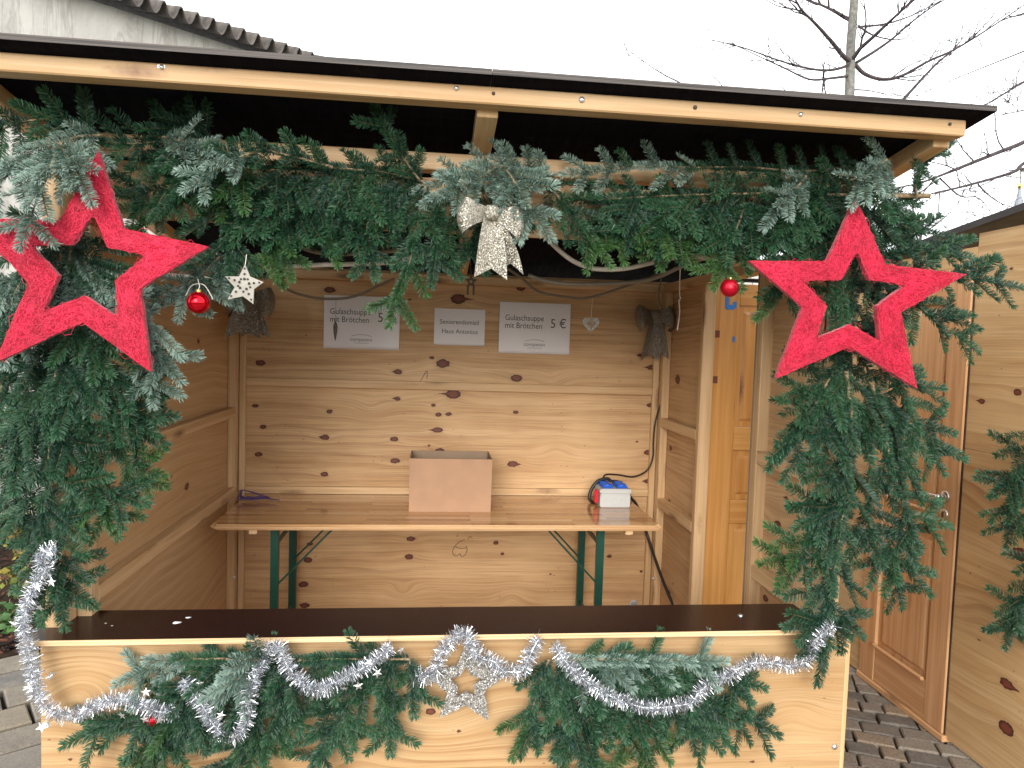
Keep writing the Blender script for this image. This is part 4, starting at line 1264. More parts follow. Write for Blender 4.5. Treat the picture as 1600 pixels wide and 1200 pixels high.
def red_star(label, outer, inner, y, seed):
    t, O, I = star_thing('red_star', label, 'star', outer, inner, y, .020, M['sisal'], 'large red stars on the front posts')
    r = random.Random(seed)
    N = len(O)
    def inside(p, poly):
        c = False
        for i in range(len(poly)):
            (xa, za), (xb, zb) = poly[i], poly[i - 1]
            if (za > p.z) != (zb > p.z) and p.x < (xb - xa) * (p.z - za) / (zb - za) + xa:
                c = not c
        return c
    def inring(p):
        return inside(p, O) and not inside(p, I)
    for mat, cnt, w in (('sisal_fibre', 3000, .00050), ('sisal_fibre_dark', 1700, .00055)):
        v, f = [], []
        for k in range(cnt):
            i = r.randrange(N)
            j = (i + 1) % N
            a, b = r.random(), r.random()
            p = Vector((O[i][0] + (O[j][0] - O[i][0]) * b, 0, O[i][1] + (O[j][1] - O[i][1]) * b))
            q = Vector((I[i][0], 0, I[i][1]))
            c = p.lerp(q, .04 + .92 * a)
            tang = Vector((O[j][0] - O[i][0], 0, O[j][1] - O[i][1])).normalized()
            wid = (p - q).length
            ang = r.gauss(0, .9)
            l = r.uniform(.015, .055)
            if wid < .045:
                ang *= .3
            d = Vector((tang.x * math.cos(ang) - tang.z * math.sin(ang), 0, tang.x * math.sin(ang) + tang.z * math.cos(ang)))
            nn = Vector((-d.z, 0, d.x))
            bend = r.gauss(0, .010)
            pts = []
            for s in range(4):
                u = s / 3 - .5
                pts.append(c + d * l * u + nn * bend * (1 - 4 * u * u))
            if not (inring(pts[0]) and inring(pts[3])):
                continue
            base = len(v)
            for s, pp in enumerate(pts):
                lift = y - r.uniform(.0006, .0022) - (.001 if s in (1, 2) else 0)
                v.append((pp.x + nn.x * w, lift, pp.z + nn.z * w))
                v.append((pp.x - nn.x * w, lift, pp.z - nn.z * w))
            for s in range(3):
                a_ = base + s * 2
                f.append((a_, a_ + 1, a_ + 3, a_ + 2))
        # loose ends standing off the edge
        for k in range(cnt // 14):
            i = r.randrange(N)
            src = O if r.random() < .6 else I
            p = Vector((src[i][0], y + r.uniform(0, .02), src[i][1]))
            d = Vector((r.gauss(0, 1), r.gauss(0, .5), r.gauss(0, 1))).normalized() * r.uniform(.002, .007)
            n2 = Vector((d.z, 0, -d.x)).normalized() * w * .8
            base = len(v)
            v += [tuple(p + n2), tuple(p - n2), tuple(p + d)]
            f.append((base, base + 1, base + 2))
        part('loose_fibre', v, f, M[mat], t, kind='stuff')
    return t
YS = -.13
red_star('large red fibre star at the left, its tip tucked under pale fir twigs',
    XZ([(0.2273, -0.1300, 2.1615), (0.2929, -0.1300, 1.9538), (0.5241, -0.1300, 1.9146), (0.3391, -0.1300, 1.7898), (0.3670, -0.1300, 1.5537), (0.1837, -0.1300, 1.6873), (-0.0451, -0.1300, 1.5695), (0.0433, -0.1300, 1.7906), (-0.1063, -0.1300, 1.9641), (0.1261, -0.1300, 1.9669)]),
    XZ([(0.2151, -0.1300, 1.9907), (0.2504, -0.1300, 1.9004), (0.3579, -0.1300, 1.8802), (0.2724, -0.1300, 1.8087), (0.2791, -0.1300, 1.7067), (0.1890, -0.1300, 1.7626), (0.0811, -0.1300, 1.7158), (0.1219, -0.1300, 1.8168), (0.0507, -0.1300, 1.8948), (0.1576, -0.1300, 1.9032)]), YS, 1)
red_star('large red fibre star at the right, its right tip pointing at the next stall',
    XZ([(2.4649, -0.1300, 2.1532), (2.5741, -0.1300, 1.9517), (2.8552, -0.1300, 1.9333), (2.6381, -0.1300, 1.8032), (2.7092, -0.1300, 1.5624), (2.4726, -0.1300, 1.6885), (2.2344, -0.1300, 1.5832), (2.3101, -0.1300, 1.8075), (2.1254, -0.1300, 1.9443), (2.3818, -0.1300, 1.9534)]),
    XZ([(2.4771, -0.1300, 1.9934), (2.5236, -0.1300, 1.9015), (2.6496, -0.1300, 1.8905), (2.5546, -0.1300, 1.8204), (2.5726, -0.1300, 1.7098), (2.4682, -0.1300, 1.7589), (2.3601, -0.1300, 1.7132), (2.3901, -0.1300, 1.8144), (2.3034, -0.1300, 1.8887), (2.4319, -0.1300, 1.8978)]), YS, 2)

# glitter star on the front panel
gs_y = -.052
t, O, I = star_thing('glitter_star', 'silver glitter star hanging on the front panel among the tinsel', 'star',
    XZ([(1.2998, -0.0520, 0.7332), (1.3349, -0.0520, 0.6390), (1.4339, -0.0520, 0.6161), (1.3536, -0.0520, 0.5570), (1.3687, -0.0520, 0.4598), (1.2957, -0.0520, 0.5122), (1.2135, -0.0520, 0.4746), (1.2358, -0.0520, 0.5535), (1.1638, -0.0520, 0.6154), (1.2618, -0.0520, 0.6404)]),
    XZ([(1.2922, -0.0520, 0.6419), (1.3093, -0.0520, 0.6102), (1.3463, -0.0520, 0.5969), (1.3204, -0.0520, 0.5766), (1.3234, -0.0520, 0.5409), (1.2946, -0.0520, 0.5542), (1.2665, -0.0520, 0.5381), (1.2676, -0.0520, 0.5736), (1.2407, -0.0520, 0.5992), (1.2768, -0.0520, 0.6109)]), gs_y, .012, M['glitter_silver'])
r = random.Random(3)
v, f = [], []
for k in range(1500):
    i = r.randrange(len(O))
    p = Vector((O[i][0], gs_y - .0012, O[i][1])).lerp(Vector((I[i][0], gs_y - .0012, I[i][1])), r.uniform(-.02, 1.02))
    m = Matrix.Rotation(r.uniform(0, 6.28), 3, 'Y') @ Matrix.Rotation(r.gauss(0, .5), 3, 'X') @ Matrix.Rotation(r.gauss(0, .5), 3, 'Z')
    s = r.uniform(.0012, .0028)
    b = len(v)
    for a_, c_ in ((-s, -s), (s, -s), (s, s), (-s, s)):
        v.append(tuple(p + m @ Vector((a_, 0, c_))))
    f.append((b, b + 1, b + 2, b + 3))
part('glitter_flakes', v, f, M['glitter_silver'], t, kind='stuff')

# ================================================================== bows
def bow(label, c, s, mat, seed, tilt=0.0, tails=((-.02, -.17, .05), (.055, -.14, .04)), loopw=.085, tall=.052, facing=0.0):
    """c: the knot; s: scale. local x right, z up, -y towards the viewer"""
    t = thing('ribbon_bow', label, 'bow', c, 'glittering ribbon bows')
    r = random.Random(seed)
    ct, st_ = math.cos(tilt), math.sin(tilt)
    def tf(x, y, z):
        x, z = x * ct - z * st_, x * st_ + z * ct
        x, y = x * math.cos(facing) - y * math.sin(facing), x * math.sin(facing) + y * math.cos(facing)
        return (c[0] + x * s, c[1] + y * s, c[2] + z * s)
    n, m = 22, 8
    for sg in (-1, 1):
        v, f = [], []
        droop = r.uniform(.12, .28)
        for i in range(n + 1):
            q = i / n
            x = loopw * math.sin(math.pi * q) ** .75
            yy = -.032 * math.sin(2 * math.pi * q) - .002
            hw = .014 + (tall - .014) * (math.sin(math.pi * q) ** .9)
            for j in range(m + 1):
                u = 2 * j / m - 1
                pin = .35 * (1 - u * u) * math.sin(2 * math.pi * q) * .02
                x2 = x * (1 - .20 * u * u * math.sin(math.pi * q))
                v.append(tf(sg * x2, yy - pin + .012 * u * math.sin(math.pi * q), u * hw - droop * x))
        for i in range(n):
            for j in range(m):
                a = i * (m + 1) + j
                f.append((a, a + 1, a + m + 2, a + m + 1))
        part('loop', v, f, M[mat], t, smooth=True)
    for k, (dx, dz, w) in enumerate(tails):
        v, f = [], []
        n2 = 12
        for i in range(n2 + 1):
            q = i / n2
            for j in range(m + 1):
                u = 2 * j / m - 1
                hw = .016 + (w - .016) * q ** .7
                notch = (.028 * abs(u) - .0) * (q ** 6)
                z = dz * q - notch * 1.0 * (1 if q > .5 else 0)
                v.append(tf(dx * q + u * hw, -.012 - .010 * math.sin(3 * q + k) + .006 * math.cos(2.5 * u + k) + k * .006, z))
        for i in range(n2):
            for j in range(m):
                a = i * (m + 1) + j
                f.append((a, a + 1, a + m + 2, a + m + 1))
        part('tail', v, f, M[mat], t, smooth=True)
    kv, kf = lathe_geo([(.0005, -.017), (.012, -.016), (.018, -.008), (.019, 0), (.018, .008), (.012, .016), (.0005, .017)], (0, 0, 0), 14, 'Z')
    part('knot', [tf(a * 1.15, b * .8 - .016, d * 1.15) for a, b, d in kv], kf, M[mat], t, smooth=True)
    return t
bow('large champagne glitter bow in the middle of the fir garland under the roof', (1.3276, -0.1100, 2.0502), 1.12, 'glitter_champagne', 1, -.05, tails=((.010, -.145, .044), (.062, -.125, .036)), loopw=.092, tall=.050)
bow('dim grey glitter bow in the left back corner, half behind the white dotted star', (0.2137, 1.5500, 1.8706), 1.45, 'glitter_grey', 2, 0, tails=((-.02, -.125, .062), (.02, -.12, .05)), loopw=.085, tall=.055)
rb = bow('dim grey glitter bow hanging in the right back corner above the thin cable', (2.4360, 1.7800, 1.8584), 1.42, 'glitter_grey', 3, .03, tails=((-.022, -.16, .040), (.028, -.155, .034)), loopw=.080, tall=.054)
def bow_cord(pts):
    v, f = tube_geo(spline(pts, 6), .004, 6)
    part('cord', v, f, M['cord_grey'], rb, smooth=True)
bow_cord([(2.4747, 1.8000, 1.9128), (2.4610, 1.8000, 1.9608), (2.4624, 1.8000, 2.0168), (2.4781, 1.8200, 2.0712)])

# ================================================================== baubles
def bauble(label, c, rad, mat, hook):
    t = thing('bauble', label, 'bauble', c, 'red glass baubles')
    pr = [(rad * math.sin(math.pi * i / 18) + .0003, -rad * math.cos(math.pi * i / 18)) for i in range(19)]
    part('ball', *lathe_geo(pr, c, 28), M[mat], t, smooth=True)
    part('cap', *lathe_geo([(rad * .25, rad * .95), (rad * .25, rad * 1.16), (rad * .2, rad * 1.2), (.0003, rad * 1.21)], c, 12), M['gold_cap'], t)
    MB().tube(spline([Vector(c) + Vector((0, 0, rad * 1.2)), Vector(c) + Vector((.003, 0, rad * 1.5)), Vector(hook)], 5), .0012, 5).build('thread', M['string_white'], t)
    return t
bauble('shiny red bauble at the left, between the big star and the white dotted star', (0.4584, -0.0100, 1.7594), .0335, 'bauble_shiny', (0.4530, 0.0000, 1.8309))
bauble('matt red bauble in front of the orange door, beside the right star', (2.1320, 0.0200, 1.8713), .030, 'bauble_matt', (2.1303, 0.0300, 1.9457))
bauble('dark red bauble half buried under the tinsel at the lower left of the panel', (0.3473, -0.0600, 0.4969), .026, 'bauble_shiny', (0.3358, -0.0300, 0.5293))
MB_ = MB().tube(spline([(0.4181, 0.0000, 1.7796), (0.4364, 0.0000, 1.8110), (0.4698, 0.0000, 1.8143), (0.4923, 0.0000, 1.7824), (0.4961, 0.0000, 1.7709)], 5), .0011, 5)
me, c = mesh_of('ribbon_loop', MB_.v, MB_.f, M['string_white'])
tag(link('ribbon_loop', me, None, c), 'loop of thin white ribbon around the shiny left bauble', 'ribbon')

# ================================================================== small hanging ornaments
ws_c = (0.5861, 0.0200, 1.8224)
pts = [Vector(p) for p in [(0.5855, 0.0200, 1.8828), (0.6010, 0.0200, 1.8464), (0.6412, 0.0200, 1.8305), (0.6128, 0.0200, 1.8078), (0.6113, 0.0200, 1.7627), (0.5807, 0.0200, 1.7851), (0.5353, 0.0200, 1.7736), (0.5558, 0.0200, 1.8114), (0.5272, 0.0200, 1.8434), (0.5688, 0.0200, 1.8451)]]
t = thing('wooden_star', 'white wooden star with dark dots hanging at the left under the header', 'star', ws_c)
n = 10
v = [(p.x, .017, p.z) for p in pts] + [(p.x, .025, p.z) for p in pts] + [(ws_c[0], .011, ws_c[2]), (ws_c[0], .025, ws_c[2])]
f = []
for i in range(n):
    j = (i + 1) % n
    f += [(i, j, 20), (n + j, n + i, 21), (i, n + i, n + j, j)]
part('body', v, f, M['white_wood'], t)
C0 = Vector(ws_c)
for i in range(0, 10, 2):
    for fr in (.25, .5, .78):
        p = C0.lerp(pts[i], fr)
        q = part('dot', *lathe_geo([(.0048 - .002 * fr, -.0012), (.0003, -.0012)], (p.x, .0105 + .0065 * fr, p.z), 8, 'Y'), M['dark_dot'], t)
    p = C0.lerp(pts[i + 1], .62)
    q = part('dot', *lathe_geo([(.0035, -.0012), (.0003, -.0012)], (p.x, .0135, p.z), 8, 'Y'), M['dark_dot'], t)
MB().tube([pts[0] + Vector((0, 0, -.005)), pts[0] + Vector((.004, 0, .03))], .0012, 5).build('thread', M['string_white'], t)

# heart
hc = Vector((1.9084, 1.1000, 1.7658))
t = thing('heart_ornament', 'small white openwork heart hanging on a thread right of the price sheets', 'ornament', hc)
def heart(sc):
    o = []
    for k in range(28):
        a = 2 * math.pi * k / 28
        o.append((hc.x + sc * 16 * math.sin(a) ** 3, hc.z + sc * (13 * math.cos(a) - 5 * math.cos(2 * a) - 2 * math.cos(3 * a) - math.cos(4 * a)) + sc * 2))
    return o
k_ = .042 / 16
part('body', *plate_geo(heart(k_), heart(k_ * .52), hc.y - .003, hc.y + .003), M['white_wood'], t)
part('inner_heart', *plate_geo(heart(k_ * .42), heart(k_ * .22), hc.y - .002, hc.y + .002), M['cord_grey'], t)
for k in range(14):
    a = heart(k_ * .78)[k * 2]
    part('dot', *lathe_geo([(.0024, -.0012), (.0003, -.0012)], (a[0], hc.y - .003, a[1]), 7, 'Y'), M['cord_brown'], t)
MB().tube([hc + Vector((0, 0, k_ * 7)), Vector((1.9126, 1.1000, 1.9035))], .001, 5).build('thread', M['string_white'], t)
# leaf drop
lc = Vector((0.7093, 1.1000, 1.7019))
t = thing('leaf_pendant', 'dark narrow leaf pendant hanging in front of the left price sheet', 'ornament', lc)
h_ = .052
prof = [(.0004, -h_), (.004, -h_ * .7), (.0085, -h_ * .2), (.010, h_ * .25), (.008, h_ * .55), (.003, h_ * .75), (.0004, h_ * .8)]
v, f = lathe_geo(prof, (0, 0, 0), 10)
part('leaf', [(lc.x + a, lc.y + b * .4, lc.z + c_) for a, b, c_ in v], f, M['dark_metal'], t, smooth=True)
MB().tube([lc + Vector((0, 0, h_ * .75)), Vector((0.7098, 1.1000, 1.8490))], .0008, 5).build('thread', M['cord_brown'], t)
# rusty star pendant with tails
rc = Vector((1.3220, 0.9500, 1.9373))
t = thing('star_pendant', 'dark metal star pendant hanging beside the tail of the big bow', 'ornament', rc)
sp_ = []
for k in range(10):
    a = math.pi / 2 + k * math.pi / 5
    ra = .030 if k % 2 == 0 else .014
    sp_.append((rc.x + ra * math.cos(a), rc.z + ra * math.sin(a) * 1.15))
part('body', *plate_geo(sp_, [(rc.x + (p[0] - rc.x) * .3, rc.z + (p[1] - rc.z) * .3) for p in sp_], rc.y - .003, rc.y + .003), M['dark_metal'], t)
for sx_ in (-.014, .012):
    part('tail', *box_geo((rc.x + sx_ - .004, rc.y - .001, rc.z - .060), (rc.x + sx_ + .005, rc.y + .001, rc.z - .018)), M['dark_metal'], t)
MB().tube([rc + Vector((0, 0, .028)), Vector((1.3167, 0.9500, 2.0282))], .0022, 6).tube(spline([Vector((1.3024, 0.9500, 2.0276)), Vector((1.2990, 0.9500, 2.0444)), Vector((1.3160, 0.9500, 2.0509)), Vector((1.3306, 0.9500, 2.0401))], 4), .006, 6).build('hanger', M['dark_metal'], t)
# short string with knot
cable('string', [(2.2164, 0.7500, 2.0227), (2.2166, 0.7500, 1.9566), (2.2194, 0.7500, 1.8959), (2.2256, 0.7500, 1.8851), (2.2175, 0.7500, 1.8737), (2.2224, 0.7500, 1.8296), (2.2191, 0.7500, 1.7767), (2.2148, 0.7500, 1.7460)], .0026, 'string_white', 'knotted white string end dangling near the right wall under the roof', 'string', n=5)

# ================================================================== hoses and cords under the roof
cable('light_hose', [(0.2028, 0.2600, 1.8774), (0.2887, 0.2600, 1.8596), (0.3609, 0.2600, 1.8562), (0.4440, 0.2600, 1.8510), (0.5170, 0.2600, 1.8690), (0.5905, 0.2600, 1.8850), (0.6644, 0.2600, 1.9033), (0.7709, 0.2600, 1.9143), (0.8569, 0.2600, 1.9202), (0.9435, 0.2600, 1.9261), (1.0263, 0.2600, 1.9384), (1.0955, 0.2800, 1.9615), (1.1844, 0.3000, 1.9812), (1.2517, 0.3000, 2.0068)], .0082, 'hose_white', 'thick white hose strung below the header at the left', group=None)
cable('light_hose', [(0.6292, 0.3200, 2.0076), (0.7123, 0.3200, 1.9738), (0.7628, 0.3200, 1.9627), (0.8266, 0.3200, 1.9611), (0.8929, 0.3200, 1.9663), (0.9595, 0.3200, 1.9737), (1.0108, 0.3200, 1.9805), (1.0936, 0.3200, 1.9977)], .0075, 'cord_grey', 'grey hose running just above the thick white one at the left')
cable('light_hose', [(1.5443, 0.2700, 2.0521), (1.6109, 0.2700, 1.9943), (1.6630, 0.2700, 1.9625), (1.7220, 0.2700, 1.9446), (1.7807, 0.2700, 1.9425), (1.8511, 0.2700, 1.9500), (1.9262, 0.2700, 1.9693), (1.9803, 0.2700, 1.9854), (2.0373, 0.2700, 1.9971), (2.0996, 0.2700, 2.0021), (2.1845, 0.2700, 1.9989), (2.2855, 0.2500, 1.9941), (2.3567, 0.2200, 1.9869)], .0085, 'hose_white', 'thick pale hose sagging under the right half of the header')
cable('cord', [(1.5363, 0.6200, 1.9442), (1.6024, 0.6200, 1.9262), (1.6819, 0.6200, 1.9165), (1.7881, 0.6200, 1.9181), (1.8815, 0.6200, 1.9244), (1.9619, 0.6200, 1.9329), (2.0284, 0.6000, 1.9443), (2.0735, 0.5500, 1.9598), (2.1110, 0.5000, 1.9820), (2.1545, 0.4500, 2.0035), (2.2012, 0.4000, 2.0195), (2.2451, 0.3600, 2.0312)], .0085, 'cord_grey', 'grey cord rising from the back wall to the right end of the header')
cable('cord', [(1.4522, 0.9500, 2.0169), (1.5104, 1.0000, 1.9956), (1.5707, 1.0500, 1.9645), (1.6302, 1.1000, 1.9260), (1.6831, 1.1000, 1.9069), (1.7853, 1.1000, 1.8956), (1.8693, 1.1000, 1.8927), (1.9559, 1.1000, 1.9143), (2.0487, 1.1000, 1.9484), (2.1420, 1.1000, 1.9828), (2.2035, 1.0000, 2.0126)], .0065, 'cord_brown', 'thin brown cord above the right price sheet, carrying the heart')
cable('cord', [(0.4429, 0.9500, 1.9352), (0.4593, 1.0000, 1.9068), (0.4905, 1.0500, 1.8836), (0.5373, 1.1000, 1.8630), (0.6091, 1.1000, 1.8482), (0.6810, 1.1000, 1.8450), (0.7676, 1.1000, 1.8542), (0.8397, 1.1000, 1.8804), (0.8975, 1.1000, 1.9121), (0.9760, 1.0000, 1.9390)], .0065, 'cord_brown', 'thin brown cord sagging above the left price sheet, carrying the leaf pendant')

# ================================================================== fir needles and twigs
def shoot(V, F, TT, SV, SF, base, d, up, L, r, dens=1350, nl=.0270, tipb=1.0, scale_w=1.0):
    """one needle-covered shoot; needles into V,F,TT and its woody stem into SV,SF"""
    d = d.normalized()
    x = d.cross(up).normalized()
    z = x.cross(d).normalized()
    bend = r.gauss(0, .05)
    sag = r.uniform(-.06, .03)
    def at(t):
        return base + d * (L * t) + x * (bend * L * t * t) + z * (sag * L * t * t)
    n = int(dens * L)
    for k in range(n + 14):
        t = (k + r.random()) / n if k < n else r.uniform(.9, 1.0)
        t = min(t, 1.0)
        p = at(t)
        phi = r.choice([-1, 1]) * R(r.triangular(5, 118, 78))
        ta = 1 - t
        lean = R(r.uniform(50, 72)) if t < .85 else R(r.uniform(14, 60))
        l = nl * r.uniform(.78, 1.12) * (1.0 if 0.08 < t < .93 else .78) * (.78 + .22 * abs(math.sin(phi)))
        rad = x * math.sin(phi) + z * math.cos(phi)
        nd = (d * math.cos(lean) + rad * math.sin(lean)).normalized()
        nd = (nd + z * .10).normalized()
        bn = (z * .8 + rad * .25 + d * .1)
        bn = (bn - bn.dot(nd) * nd).normalized()
        tw = r.gauss(0, .35)
        w = nd.cross(bn).normalized()
        w = (w * math.cos(tw) + bn * math.sin(tw)) * (.00128 * scale_w)
        b = len(V)
        q = p + rad * .0012
        m = q + nd * l * .74 + bn * l * .03
        V += [q - w * .8, q + w * .8, m + w, m - w, q + nd * l + d * l * .10 - bn * l * .02]
        F += [(b, b + 1, b + 2, b + 3), (b + 3, b + 2, b + 4)]
        tv = max(0.0, min(1.0, (t * .8 * tipb + r.gauss(-.12, .22))))
        TT += [tv * .6, tv * .6, tv, tv, min(1, tv * 1.15)]
    pts = [at(i / 5) for i in range(6)]
    v, f = tube_geo(pts, [.0026 - .0012 * i / 5 for i in range(6)], 4, False)
    nb_ = len(SV)
    SV += v
    SF += [tuple(i + nb_ for i in q) for q in f]

def twig_mesh(name, L, pairs, seed, mats):
    """a flat fir spray: main shoot and pairs (place along it, length, angle)"""
    r = random.Random(seed)
    V, F, TT, SV, SF = [], [], [], [], []
    up = Vector((0, 0, 1))
    shoot(V, F, TT, SV, SF, Vector((0, 0, 0)), Vector((0, 1, 0)), up, L, r)
    for (t, l, a) in pairs:
        for sg in (-1, 1):
            aa = R(a + r.gauss(0, 7)) * sg
            d = Vector((math.sin(aa), math.cos(aa), r.gauss(-.05, .10)))
            shoot(V, F, TT, SV, SF, Vector((0, L * (t + r.gauss(0, .02)), 0)), d, (up + Vector((r.gauss(0, .2), 0, 0))).normalized(), l * r.uniform(.8, 1.15), r)
    n = len(V)
    me = bpy.data.meshes.new(name)
    me.from_pydata([tuple(p) for p in V + SV], [], F + [tuple(i + n for i in q) for q in SF])
    for m in mats:
        me.materials.append(m)
    me.polygons.foreach_set('material_index', [0] * len(F) + [1] * len(SF))
    a = me.attributes.new('tint', 'FLOAT', 'POINT')
    a.data.foreach_set('value', TT + [0.0] * len(SV))
    me.update()
    return me
TW = {}
SHAPES = {'a': (.11, []), 'b': (.16, []), 'c': (.19, [(.40, .115, 46)]), 'd': (.25, [(.28, .145, 48), (.60, .105, 46)]), 'e': (.16, [(.30, .115, 50)])}
for kind in ('green', 'fresh', 'silver'):
    TW[kind] = {}
    for s, (L, prs) in SHAPES.items():
        TW[kind][s] = [(twig_mesh('twig', L, prs, 100 + 17 * q + ord(s), [M['fir_' + kind], M['fir_stem']]), L) for q in range(2)]

def orient(d, up):
    d = d.normalized()
    x = d.cross(up)
    if x.length < 1e-4:
        x = d.cross(Vector((1, 0, 0)))
    x.normalize()
    z = x.cross(d)
    return Matrix((x, d, z)).transposed()

NTW = [0]
def add_twig(t, p, d, up, L, kind, r, simple=False):
    fams = TW[kind]
    if L < .12:
        s = 'a'
    elif L < .155:
        s = 'b' if (simple or r.random() < .35) else 'e'
    elif L < .20:
        s = 'c'
    else:
        s = 'd'
    if simple:
        s = 'a' if L < .12 else 'b'
    me, l0 = r.choice(fams[s])
    o = bpy.data.objects.new('twig', me)
    COL.objects.link(o)
    o.parent = t
    o.location = p - t.location
    o.rotation_euler = orient(d, up).to_euler()
    k = L / l0
    o.scale = (max(.85, min(1.15, k ** .4)), k, max(.85, min(1.15, k ** .4)))
    NTW[0] += 1
    return o

def bough(label, axis, l0=.16, l1=.11, step=.065, angle=52, kind='green', seed=1, group=None, r0=.006, skip=0.0, left=1.0, right=1.0,
          up=(0, -.8, .55), droop=.0, flip=False, front=.25, cover=True, tip=None, fresh=.0, tipl=.13):
    """a cut fir branch: woody stem along axis, twigs in pairs along it. left / right scale the twigs on the two sides of its run (seen from the front);
    droop bends twigs down; flip shows the pale undersides; tip: kind used in the last third"""
    r = random.Random(seed)
    P = spline(axis, 8)
    t = thing('fir_branch', label, 'fir branch', tuple(P[0]), group or 'fir branches tied to the stall')
    n = len(P)
    cum = [0.0]
    for i in range(1, n):
        cum.append(cum[-1] + (P[i] - P[i - 1]).length)
    T = cum[-1]
    def at(s):
        s = max(0, min(T, s))
        for i in range(1, n):
            if cum[i] >= s:
                k = (s - cum[i - 1]) / max(1e-6, cum[i] - cum[i - 1])
                return P[i - 1].lerp(P[i], k), (P[i] - P[i - 1]).normalized()
        return P[-1], (P[-1] - P[-2]).normalized()
    v, f = tube_geo(P, [r0 * (1 - .7 * i / n) for i in range(n)], 7)
    part('stem', v, f, M['fir_bark'], t, smooth=True)
    U = Vector(up).normalized()
    if flip:
        U = Vector((-U.x, -U.y, -U.z * .6)).normalized()
    V_ = Vector((0, -1, 0))
    s = max(.02, skip)
    while s < T - .02:
        q = s / T
        p, d = at(s)
        side = d.cross(V_).normalized()          # to the right of the run seen from the front
        L = l0 + (l1 - l0) * q
        for sg, k in ((1, right), (-1, left)):
            if k <= 0 or r.random() < .07:
                continue
            a = R(angle + r.gauss(0, 10))
            dd = d * math.cos(a) + side * (sg * math.sin(a)) + Vector((0, -front * r.uniform(-.3, 1.0), 0)) + Vector((0, 0, -droop * r.uniform(.5, 1.2)))
            kd = kind
            if tip and q > .6 and r.random() < .7:
                kd = tip
            elif kind == 'green' and r.random() < fresh:
                kd = 'fresh'
            uu = U + Vector((r.gauss(0, .3), r.gauss(0, .2), r.gauss(0, .3)))
            add_twig(t, p, dd.normalized(), uu, max(.075, L * k * r.uniform(.75, 1.2)), kd, r)
        s += step * r.uniform(.8, 1.2)
    if cover:
        s = skip
        while s < T - .05:
            p, d = at(s)
            add_twig(t, p, d + Vector((0, -.06, 0)), U, .125, tip if (tip and s > .65 * T) else kind, r, True)
            s += .085
    p, d = at(T)
    p2, _ = at(T - .02)
    add_twig(t, p2, d, U, tipl, tip or kind, r)
    return t

GH, GL, GR, GB, GC = 'fir branches of the garland under the roof', 'fir branches down the left post', 'fir branches down the right post', 'fir branches on the left of the front panel', 'fir branches on the right of the front panel'
# --- garland under the roof
bough('pale fir branch over the upper left corner, twigs drooping onto the left star', [(0.1726, 0.0200, 2.2444), (0.1199, -0.0200, 2.2243), (0.0667, -0.0700, 2.1767), (0.0063, -0.1000, 2.1124), (-0.0657, -0.1200, 2.0376)], 0.170, 0.140, 0.060, 50, 'silver', 1, GH, left=.75, right=.4, droop=.55, front=.4)
bough('pale fir branch hanging over the left arm of the left star', [(0.1181, -0.1150, 2.1677), (0.1147, -0.1550, 2.1002), (0.0985, -0.1750, 2.0349), (0.0813, -0.1800, 1.9734)], 0.140, 0.100, 0.055, 42, 'silver', 2, GH, left=.9, right=.9, front=.15, tipl=.12)
bough('short pale fir branch lying over the top arm of the left star', [(0.1281, -0.1250, 2.1778), (0.1690, -0.1650, 2.1301), (0.1966, -0.1750, 2.0916)], 0.080, 0.080, 0.060, 40, 'silver', 3, GH, front=.1, tipl=.12)
bough('arched dark fir branch in the upper left corner against the roof', [(0.1546, 0.0200, 2.2433), (0.1017, 0.0000, 2.2638), (0.0503, -0.0200, 2.2728), (-0.0137, -0.0300, 2.2584), (-0.0911, -0.0300, 2.2265)], 0.120, 0.100, 0.060, 55, 'green', 4, GH, left=.9, right=.9, front=.35)
bough('dark fir branch under the roof between the left corner and the left star tip', [(0.4936, 0.0800, 2.2559), (0.4112, 0.0700, 2.2618), (0.3210, 0.0600, 2.2458), (0.2417, 0.0500, 2.2325), (0.1728, 0.0400, 2.2312)], 0.150, 0.120, 0.055, 55, 'green', 5, GH, left=1.0, right=.8, front=.5)
bough('dark fir branch hanging behind the right arm of the left star', [(0.4015, 0.1000, 2.2362), (0.3610, 0.0800, 2.1507), (0.3214, 0.0600, 2.0666), (0.2827, 0.0400, 1.9935)], 0.170, 0.130, 0.060, 50, 'green', 6, GH, front=.3, tip='fresh')
bough('long fir branch along the roof, its cut end just left of the bow', [(1.1214, 0.0500, 2.1663), (1.0169, 0.0500, 2.1864), (0.8883, 0.0500, 2.1930), (0.7614, 0.0500, 2.1916), (0.6456, 0.0500, 2.1928), (0.5312, 0.0500, 2.2017)], 0.190, 0.150, 0.050, 55, 'green', 7, GH, left=1.15, right=.48, front=.45, fresh=.12, r0=.007)
bough('lower dark fir branch of the left garland half hiding the header', [(1.1069, 0.0900, 2.1438), (0.9749, 0.0900, 2.1368), (0.8347, 0.0900, 2.1253), (0.6982, 0.0800, 2.1199), (0.5646, 0.0700, 2.1264), (0.4529, 0.0600, 2.1318)], 0.190, 0.160, 0.050, 58, 'green', 8, GH, left=1.1, right=.40, front=.35, fresh=.15)
bough('fir branch hanging from the left garland with bright green tips above the hose', [(0.5981, 0.0900, 2.1365), (0.6169, 0.0800, 2.0561), (0.6433, 0.0700, 1.9862), (0.6635, 0.0700, 1.9274)], 0.170, 0.120, 0.055, 48, 'green', 9, GH, front=.3, tip='fresh')
bough('fir branch hanging between left garland and the white dotted star', [(0.4915, 0.0900, 2.1405), (0.5046, 0.0800, 2.0701), (0.5195, 0.0700, 1.9902), (0.5317, 0.0700, 1.9117)], 0.160, 0.120, 0.055, 50, 'green', 10, GH, front=.3)
